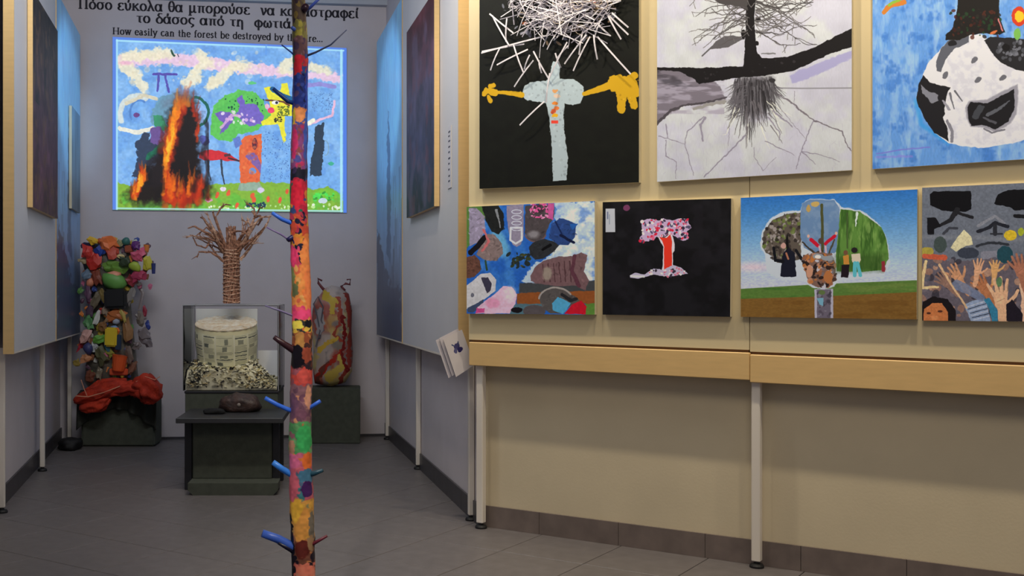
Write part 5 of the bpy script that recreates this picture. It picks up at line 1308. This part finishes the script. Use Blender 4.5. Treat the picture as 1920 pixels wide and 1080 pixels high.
def scrap(px, py, w, h, c, shape=None, Y=None, rot=None):
    """a toy or scrap; w,h in photo pixels"""
    Y = Y if Y is not None else 8.545 + rc.uniform(-.03, .02)
    p = D(px, py, Y); k = Y / FOC; a, b = w * k / 2, h * k / 2
    bm = bmesh.new(); shape = shape or rc.choice(['box', 'tub', 'wrap', 'wrap', 'wrap', 'wrap', 'ball'])
    if shape == 'ball':
        bmesh.ops.create_icosphere(bm, subdivisions=2, radius=1)
        for v in bm.verts: v.co = Vector((v.co.x * a, v.co.y * min(a, b) * .8, v.co.z * b)) * (1 + .35 * mnoise.noise(v.co * 1.4 + Vector((px, py, 0))))
    elif shape == 'box':
        bmesh.ops.create_cube(bm, size=2)
        for v in bm.verts: v.co = Vector((v.co.x * a, v.co.y * min(a, b) * .7, v.co.z * b))
        bevel(bm, min(a, b) * .25, 2)
    elif shape == 'tub':
        lathe(bm, (0, 0, 0), [(a * .75, -b), (a * .8, -b * .9), (a, b * .8), (a * 1.05, b), (a * .8, b)], 14)
    else:
        bmesh.ops.create_icosphere(bm, subdivisions=2, radius=1)
        for v in bm.verts:
            q_ = v.co.copy(); v.co = Vector((q_.x * a, q_.y * min(a, b) * .5, q_.z * b)) * (1 + .9 * mnoise.noise(q_ * 2.6 + Vector((px, py, 3))))
    R_ = Matrix.Rotation(rc.uniform(-.5, .5) if rot is None else rot, 3, 'Y')
    for v in bm.verts: v.co = R_ @ v.co + p
    return obj('toy', bm, col_m(c), ts, smooth=shape == 'ball')
E = [  # zoom8 coordinates x, y, w, h, colour, shape
 (130, 75, 50, 28, (224, 178, 40), 'wrap'), (165, 78, 26, 26, (190, 90, 40), 'ball'), (205, 90, 70, 60, (232, 120, 60), 'wrap'), (110, 100, 50, 26, (38, 30, 60), 'wrap'), (165, 125, 44, 44, (40, 66, 150), 'wrap'), (105, 130, 44, 60, (206, 60, 50), 'wrap'),
 (140, 170, 70, 90, (196, 48, 36), 'wrap'), (95, 165, 50, 30, (170, 150, 110), 'wrap'), (220, 130, 50, 60, (196, 80, 60), 'wrap'), (285, 80, 34, 36, (56, 110, 100), 'ball'), (258, 88, 30, 30, (150, 150, 110), 'wrap'), (330, 100, 40, 34, (96, 40, 110), 'wrap'), (345, 135, 60, 50, (214, 90, 120), 'wrap'), (300, 115, 34, 30, (150, 70, 40), 'box'),
 (280, 175, 50, 44, (50, 64, 40), 'wrap'), (325, 195, 54, 40, (160, 180, 60), 'ball'), (388, 185, 36, 60, (196, 186, 60), 'wrap'), (412, 205, 18, 44, (40, 50, 110), 'tub'), (345, 240, 60, 50, (176, 60, 90), 'wrap'), (310, 260, 44, 44, (150, 50, 60), 'wrap'), (110, 235, 44, 40, (110, 130, 150), 'wrap'), (120, 270, 34, 40, (206, 130, 100), 'ball'),
 (228, 200, 100, 50, (110, 150, 60), 'wrap'), (230, 262, 110, 80, (104, 160, 76), 'ball'), (228, 238, 60, 44, (226, 150, 120), 'ball'), (150, 240, 40, 70, (130, 60, 40), 'wrap'), (262, 150, 34, 20, (220, 200, 140), 'wrap'),
 (240, 344, 92, 82, (12, 12, 14), 'box'), (240, 415, 80, 44, (190, 110, 60), 'wrap'), (240, 447, 34, 30, (170, 180, 200), 'ball'), (270, 420, 16, 60, (180, 160, 80), 'wrap'), (205, 430, 24, 60, (150, 120, 90), 'wrap'), (115, 455, 34, 60, (96, 150, 96), 'wrap'), (150, 435, 20, 60, (206, 206, 200), 'wrap'),
 (218, 520, 50, 80, (214, 186, 40), 'box'), (240, 490, 30, 26, (230, 120, 50), 'wrap'), (160, 530, 60, 36, (100, 160, 60), 'wrap'), (100, 515, 44, 60, (206, 160, 150), 'wrap'), (250, 545, 24, 64, (30, 50, 76), 'box'), (110, 575, 44, 50, (60, 64, 110), 'ball'), (112, 560, 24, 18, (220, 220, 230), 'ball'), (290, 490, 40, 110, (150, 110, 70), 'wrap'), (140, 560, 30, 50, (190, 196, 196), 'wrap'), (80, 545, 14, 90, (176, 40, 60), 'wrap'),
 (255, 640, 66, 66, (222, 90, 40), 'tub'), (255, 650, 62, 16, (230, 170, 60), 'box'), (253, 680, 76, 28, (206, 80, 40), 'box'), (100, 620, 50, 40, (190, 130, 90), 'wrap'), (170, 610, 50, 70, (90, 90, 60), 'wrap'), (60, 640, 30, 30, (150, 130, 60), 'wrap'), (160, 690, 30, 50, (120, 110, 90), 'wrap'), (210, 590, 30, 40, (150, 150, 60), 'wrap'), (120, 700, 40, 40, (110, 60, 40), 'wrap'), (200, 560, 26, 40, (60, 110, 130), 'wrap'), (300, 600, 30, 70, (110, 90, 80), 'wrap'), (315, 660, 26, 60, (130, 90, 70), 'wrap'),
 (110, 320, 26, 70, (96, 66, 90), 'wrap'), (150, 340, 30, 80, (110, 100, 80), 'wrap'), (120, 400, 30, 60, (80, 60, 80), 'wrap'), (180, 330, 22, 60, (130, 110, 60), 'wrap'), (305, 330, 30, 80, (130, 124, 120), 'wrap'), (180, 470, 34, 40, (130, 90, 50), 'wrap'), (190, 400, 30, 40, (140, 120, 100), 'wrap'), (230, 480, 36, 24, (120, 150, 190), 'ball')]
for x, y, w, h, c, sh in E:
    px, py = zp((x, y), Z8); scrap(px, py, w * .4074 * 1.1, h * .4074 * 1.1, c, sh, Y=8.52 + rc.uniform(-.02, .02), rot=rc.uniform(-.15, .15) if sh in ('box', 'tub') else None)
pal = [(196, 60, 50), (220, 130, 60), (90, 140, 70), (60, 80, 150), (206, 180, 70), (200, 110, 140), (110, 100, 90), (90, 60, 80), (190, 190, 180), (140, 90, 60)]
for i in range(170):
    if i < 80:
        px = 152 + 132 * rc.random(); py = 448 + 90 * rc.random()
        if py > 505 and 195 < px < 245: continue
    else:
        px = 150 + 100 * rc.random(); py = 535 + 175 * rc.random()
    scrap(px, py, rc.uniform(6, 13), rc.uniform(6, 15), rc.choice(pal), Y=8.565 + rc.uniform(-.02, .03))
# wire and cellophane hand reaching right
M_CELLO = mat('grey_cellophane', (132, 122, 122), .35, bump=.5, bscale=30)
for x, y, w, h, c in ((350, 440, 36, 60, (120, 110, 100)), (372, 410, 22, 50, (150, 40, 60)), (385, 465, 22, 36, (50, 66, 140)), (365, 510, 60, 70, (128, 118, 120)), (385, 540, 36, 60, (120, 112, 116)), (335, 560, 40, 40, (122, 112, 112))):
    px, py = zp((x, y), Z8); scrap(px, py, w * .41, h * .41, c, 'wrap', Y=8.6)
bm = bmesh.new(); tube(bm, [D(255, 590, 8.62), D(264, 600, 8.61), D(275, 596, 8.6)], .012, 6, .2); obj('arm', bm, M_CELLO, ts)
bm = bmesh.new(); tube(bm, [D(255, 525, 8.62), D(268, 550, 8.61), D(262, 580, 8.6)], .014, 6, .2); obj('arm', bm, M_CELLO, ts)
# dark bag in the corner behind the leg
lump('black_bag', (D(134, 0, 8.45).x, 8.42, 0.001), .10, mat('black_bag_fabric', (12, 12, 14), .7), 'black bag lying on the floor in the left corner of the niche', 'bag', 4, squash=(.9, 1.0, .62), amp=.25)

# ------------------------------------------------------------------ right sculpture on its block
YR = 8.75
pr = thing('plinth', Vector((D(622, 0, YR).x, 8.9, 0)), 'dark block at the right back, under the red and yellow figure', 'plinth')
XA, XB = D(566, 0, YR).x, D(675, 0, YR).x
bm = bmesh.new(); bx(bm, XA, XB, YR, 9.08, 0, .436); bevel(bm, .006, 2); obj('body', bm, M_PLINTH, pr)
P = Paint([(0, 0), (80, 0), (80, 190), (0, 190)], (168, 152, 144), ss=3.2)
P.tone(14, .1)
P.washes((150, 56, 44), 30, .5, .66, seed=5, sy=1.8, a=.75); P.washes((190, 166, 90), 22, .58, .75, seed=8, sy=1.5, a=.7); P.washes((120, 116, 116), 18, .6, .8, seed=10, a=.8)
for pts, w, c in (([(70, 20), (76, 80), (72, 150), (52, 186)], 11, (146, 58, 48)), ([(50, 24), (56, 60), (46, 90), (66, 110)], 9, (156, 66, 50)), ([(30, 20), (44, 30), (40, 50)], 18, (190, 160, 50)), ([(8, 176), (30, 150), (60, 120)], 13, (164, 44, 30)), ([(34, 172), (60, 150), (58, 130)], 18, (196, 170, 80)), ([(16, 120), (36, 104), (52, 98)], 9, (196, 160, 60)), ([(16, 50), (24, 80), (16, 100)], 6, (86, 80, 90)), ([(12, 186), (20, 160), (34, 140)], 7, (110, 60, 50)), ([(60, 60), (66, 90), (60, 130), (70, 160)], 8, (120, 28, 28))):
    P.line(pts, w, c, w2=w * .5, warp=6)
P.ell(18, 66, 9, 24, (150, 144, 146), warp=6)
RM = image_mat('figure_skin', P.image('figure_skin'), .45)
fg = thing('horned_figure', Vector((D(624, 0, 8.9).x, 8.92, .437)), 'red and yellow swirled upright figure with two curled horns, right of the pole', 'sculpture')
outl = [(590, 718), (586, 690), (588, 650), (583, 610), (586, 580), (592, 560), (600, 552), (608, 540), (622, 534), (640, 538), (654, 550), (660, 580), (659, 620), (662, 660), (660, 695), (648, 716), (620, 724)]
fy = 8.92; bm = bmesh.new(); uvl = bm.loops.layers.uv.new('UVMap')
oc = [D(x, y, fy) for x, y in outl]; cen = D(623, 630, fy)
dz = .4375 - min(v.z for v in oc)
oc = [v + Vector((0, 0, dz)) for v in oc]; cen.z += dz
rows = []
for (sc2, dy) in ((1, .0), (.98, -.05), (.90, -.085), (.70, -.11), (.4, -.125), (.1, -.13)):
    rows.append([bm.verts.new(Vector((cen.x + (v.x - cen.x) * sc2, fy + dy + .012 * math.sin(i * 2.1 + sc2 * 7), cen.z + (v.z - cen.z) * sc2))) for i, v in enumerate(oc)])
def uvof(co):
    x0, x1 = oc[3].x, oc[13].x; z0, z1 = min(v.z for v in oc), max(v.z for v in oc)
    return ((co.x - x0) / (x1 - x0), (co.z - z0) / (z1 - z0))
fl_ = []
for a, b in zip(rows, rows[1:]):
    for k in range(len(oc)): fl_.append(bm.faces.new((a[k], a[(k + 1) % len(oc)], b[(k + 1) % len(oc)], b[k])))
fl_.append(bm.faces.new(rows[-1]))
bk = [bm.verts.new(v + Vector((0, .07, 0))) for v in oc]
for k in range(len(oc)): fl_.append(bm.faces.new((rows[0][k], rows[0][(k + 1) % len(oc)], bk[(k + 1) % len(oc)], bk[k])))
fl_.append(bm.faces.new(bk))
for f in fl_:
    for l in f.loops: l[uvl].uv = uvof(l.vert.co)
obj('body', bm, RM, fg, smooth=True)
HM = mat('dark_red_horn', (108, 44, 46), .5)
for pts in ([(612, 548), (603, 538), (597, 530), (596, 522), (604, 526)], [(646, 545), (640, 536), (648, 531), (656, 533), (657, 523), (650, 524)]):
    bm = bmesh.new(); tube(bm, [D(x, y, fy - .02) + Vector((0, 0, dz * .5)) for x, y in pts], [.014, .011, .010, .010, .007, .006][:len(pts)], 8); obj('horn', bm, HM, fg, smooth=True)
WM = mat('grey_wire', (96, 92, 98), .4)
bm = bmesh.new(); tube(bm, [D(x, y, fy - .12) for x, y in [(592, 650), (600, 620), (594, 590), (588, 570), (596, 556), (606, 575), (602, 600), (610, 620)]], .006, 6); obj('wire_loop', bm, WM, fg)

# ------------------------------------------------------------------ the painted pole in front
YPO = 3.6
base = F(568, 1238); base = Vector((D(568, 0, YPO).x, YPO, 0))
pole = thing('painted_trunk', base, 'slender tree trunk painted in bright patches, standing in front of the niche', 'sculpture')
P = Paint([(0, -200), (120, -200), (120, 1250), (0, 1250)], (120, 60, 60), ss=1.4)
# canvas x: 0..120 goes round the trunk, 60 faces the camera; visible half is 30..90; y = photo row
def band(y0, y1, cols_, seed, n=60, r=(4, 9)):
    P.poly([(-2, y0), (122, y0), (122, y1), (-2, y1)], cols_[0], warp=6, soft=3)
    P.dabs(n, (0, y0, 120, y1), cols_, r=r, seed=seed, asp=(.4, .9))
band(-200, 45, [(66, 52, 44), (84, 78, 48), (40, 30, 40), (110, 90, 40)], 1, 120)
band(45, 75, [(110, 104, 50), (150, 140, 50), (90, 60, 60)], 2); band(75, 108, [(92, 62, 66), (60, 44, 70), (120, 80, 90)], 3)
band(108, 142, [(196, 40, 46), (60, 110, 60), (150, 40, 60), (40, 60, 130)], 4); band(142, 205, [(26, 40, 120), (20, 26, 70), (40, 60, 150), (70, 50, 90)], 5)
band(205, 235, [(222, 120, 60), (200, 140, 50), (60, 130, 70), (40, 60, 150)], 6, 30); band(235, 318, [(110, 50, 100), (170, 40, 80), (60, 60, 130), (140, 110, 130), (120, 60, 60)], 7, 110)
band(318, 338, [(18, 18, 30), (40, 30, 60)], 8, 20); band(338, 402, [(196, 30, 50), (160, 24, 44), (220, 110, 40), (40, 60, 110), (30, 80, 60)], 9, 90)
band(402, 440, [(196, 60, 40), (214, 140, 40), (20, 20, 40), (170, 40, 60)], 10); band(440, 462, [(226, 130, 40), (24, 24, 70), (230, 110, 50)], 11)
band(462, 500, [(232, 60, 100), (238, 120, 50), (20, 20, 40), (226, 50, 80)], 12); band(500, 575, [(244, 136, 60), (250, 120, 50), (120, 110, 50), (226, 90, 60), (238, 160, 80)], 13, 80)
band(575, 602, [(240, 70, 90), (230, 50, 100), (250, 140, 70)], 14); band(602, 622, [(240, 190, 60), (40, 40, 40), (226, 100, 50)], 15); band(622, 650, [(150, 70, 40), (60, 34, 30), (206, 120, 60)], 16)
band(650, 692, [(36, 22, 28), (80, 36, 30), (180, 70, 50)], 17); band(692, 722, [(206, 60, 50), (150, 70, 80), (180, 60, 60)], 18); band(722, 790, [(130, 84, 92), (110, 66, 84), (206, 130, 90), (96, 60, 76)], 19, 90)
band(790, 850, [(70, 150, 80), (150, 90, 100), (90, 160, 90), (190, 110, 60)], 20, 60); band(850, 875, [(206, 90, 120), (190, 80, 110), (230, 110, 50)], 21)
band(875, 935, [(196, 80, 96), (50, 110, 116), (70, 90, 120), (214, 90, 100)], 22, 90); band(935, 1010, [(226, 150, 60), (240, 170, 60), (170, 100, 60), (150, 140, 90)], 23, 90)
band(1010, 1052, [(110, 60, 44), (24, 18, 28), (196, 110, 60)], 24); band(1052, 1085, [(240, 110, 90), (26, 20, 26), (238, 140, 110)], 25); band(1085, 1250, [(60, 50, 80), (200, 90, 60), (226, 160, 70), (40, 90, 110)], 26, 160)
for x, y, rx, ry, c in ((54, 122, 14, 18, (222, 30, 44)), (36, 115, 8, 14, (60, 130, 70)), (62, 218, 15, 13, (236, 136, 74)), (42, 220, 8, 16, (206, 180, 40)), (84, 222, 8, 24, (40, 90, 190)), (48, 270, 9, 30, (190, 36, 86)), (80, 265, 8, 40, (50, 70, 160)), (36, 180, 7, 60, (30, 50, 160)), (84, 170, 8, 50, (30, 56, 176)), (55, 365, 16, 26, (206, 24, 44)), (36, 370, 6, 30, (40, 90, 60)), (42, 480, 14, 20, (240, 50, 100)), (74, 490, 14, 40, (252, 130, 60)), (40, 520, 8, 20, (120, 130, 70)), (78, 540, 12, 40, (255, 120, 60)), (46, 545, 10, 12, (90, 100, 60)), (60, 590, 24, 9, (255, 60, 110)), (52, 610, 12, 8, (250, 220, 70)), (76, 607, 10, 7, (16, 16, 20)),
                        (56, 640, 10, 20, (196, 130, 60)), (50, 668, 18, 22, (14, 10, 16)), (72, 665, 10, 14, (150, 60, 40)), (66, 705, 14, 12, (214, 70, 60)), (76, 745, 8, 22, (230, 150, 110)), (44, 760, 12, 24, (96, 60, 84)), (70, 820, 16, 26, (50, 170, 80)), (42, 838, 10, 14, (176, 120, 90)), (44, 862, 14, 14, (214, 90, 130)), (76, 862, 12, 15, (240, 100, 40)), (44, 905, 14, 30, (206, 84, 100)), (74, 890, 16, 12, (60, 110, 140)), (72, 915, 12, 14, (56, 24, 76)), (52, 955, 12, 24, (246, 176, 50)), (66, 970, 10, 20, (240, 150, 60)), (58, 990, 12, 20, (236, 150, 60)), (80, 985, 9, 30, (110, 100, 84)), (36, 1020, 9, 60, (12, 12, 24)), (60, 1025, 14, 16, (90, 30, 24)), (76, 1015, 8, 16, (160, 120, 80)), (66, 1066, 18, 14, (252, 120, 90)), (36, 1070, 8, 30, (14, 12, 20))):
    P.ell(x, y, rx, ry, c, warp=5, soft=2)
P.tone(5, .12); P.C = np.clip(P.C, 0, 1) ** .80
pim = P.image('trunk_paint')
PMAT = image_mat('trunk_paint', pim, .38)
bm = bmesh.new(); uvl = bm.loops.layers.uv.new('UVMap'); N = 32; rows = []; ys = list(range(-200, 1251, 8)); uvr = []
for y in ys:
    z = EYE - (y - PY) * YPO / FOC
    if z < 0: z = 0
    xc = 560 + (567 - 560) * max(0, y) / 1080 + 2.2 * math.sin(y * .013)
    rp = 13.5 + 9 * min(1, max(0, y - 60) / 900)
    if y < 120: rp = 13 + max(0, y) * .015
    row = []
    for k in range(N):
        a = 2 * math.pi * k / N      # a=0 -> back; canvas u
        th_ = math.pi / 2 + a        # start at the far side
        rr = rp * (1 + .10 * mnoise.noise(Vector((math.cos(th_) * 1.6, math.sin(th_) * 1.6, y * .035))) + .05 * mnoise.noise(Vector((math.cos(th_) * 4, math.sin(th_) * 4, y * .09)))) * YPO / FOC
        row.append(bm.verts.new((D(xc, 0, YPO).x + rr * math.cos(th_), YPO + rr * math.sin(th_), z)))
    rows.append(row); uvr.append(1 - (y + 200) / 1450)
for j in range(len(rows) - 1):
    if rows[j][0].co.z <= 0: break
    for k in range(N):
        f = bm.faces.new((rows[j][k], rows[j][(k + 1) % N], rows[j + 1][(k + 1) % N], rows[j + 1][k]))
        for l, (kk, jj) in zip(f.loops, ((k, j), (k + 1, j), (k + 1, j + 1), (k, j + 1))): l[uvl].uv = (kk / N, uvr[jj])
for v in [v for v in bm.verts if not v.link_faces]: bm.verts.remove(v)
obj('trunk', bm, PMAT, pole, smooth=True)
bm = bmesh.new(); lathe(bm, (base.x, base.y, 0), [(.16, 0), (.16, .02), (.15, .03), (.05, .035), (.045, .06)], 30); obj('base_plate', bm, M_DARK, pole)
def tw_(pts, w0, w1, c, rough=.35, dep=-.03, tip=None):
    n = len(pts); pp = [D(x, y, YPO + dep * i / (n - 1)) for i, (x, y) in enumerate(pts)]
    bm = bmesh.new(); tube(bm, pp, [(w0 + (w1 - w0) * i / (n - 1)) * YPO / FOC / 2 for i in range(n)], 9, .1)
    o = obj('branch', bm, mat('twig_paint_%d_%d_%d' % c, c, rough), pole, smooth=True)
    return o
BLU = (54, 112, 226)
tw_([(566, 108), (592, 98), (620, 84), (650, 56)], 5, 2, (74, 84, 120)); tw_([(566, 24), (582, 14), (600, -4)], 7, 5, (66, 92, 190)); tw_([(566, 22), (574, 12)], 16, 12, (44, 18, 40))
tw_([(558, 110), (546, 98), (528, 84)], 4, 2.5, (40, 76, 160)); tw_([(558, 60), (548, 52)], 9, 7, (70, 100, 190)); tw_([(560, 196), (540, 190), (512, 166)], 9, 7, (22, 60, 130))
tw_([(566, 424), (546, 418), (528, 411), (510, 399)], 10, 7, BLU); tw_([(562, 462), (545, 452), (528, 440), (500, 426)], 4, 3, (120, 104, 150)); tw_([(560, 452), (548, 444), (540, 450)], 14, 9, (30, 26, 80))
tw_([(572, 600), (550, 592), (524, 582), (497, 573)], 5, 3.2, (120, 112, 150)); tw_([(566, 668), (548, 655), (532, 645), (514, 632)], 18, 9, (54, 22, 30))
tw_([(560, 774), (540, 768), (520, 759), (497, 746)], 10, 8, BLU); tw_([(572, 772), (585, 762), (600, 752)], 9, 7, BLU)
tw_([(562, 896), (545, 889), (530, 880), (512, 867)], 13, 10, (60, 140, 240)); tw_([(570, 890), (588, 888), (605, 882)], 14, 7, (40, 80, 96))
tw_([(565, 1034), (545, 1024), (520, 1010), (492, 1000)], 20, 14, (66, 104, 200)); tw_([(562, 1040), (545, 1030), (522, 1018)], 16, 6, (20, 16, 40)); tw_([(568, 1030), (590, 1018), (613, 1005)], 9, 5, (110, 34, 50))

# ------------------------------------------------------------------ groups of like things
for o in S.objects:
    if o.parent is None and 'category' in o:
        g_ = {'display stand': 'display stands lining the room', 'lettering': 'lines of lettering above the projection', 'plinth': 'dark plinths in the niche',
              'painting': 'pictures hung on the display stands', 'card': 'cards inside the acrylic case'}.get(o['category'])
        if g_: o['group'] = g_
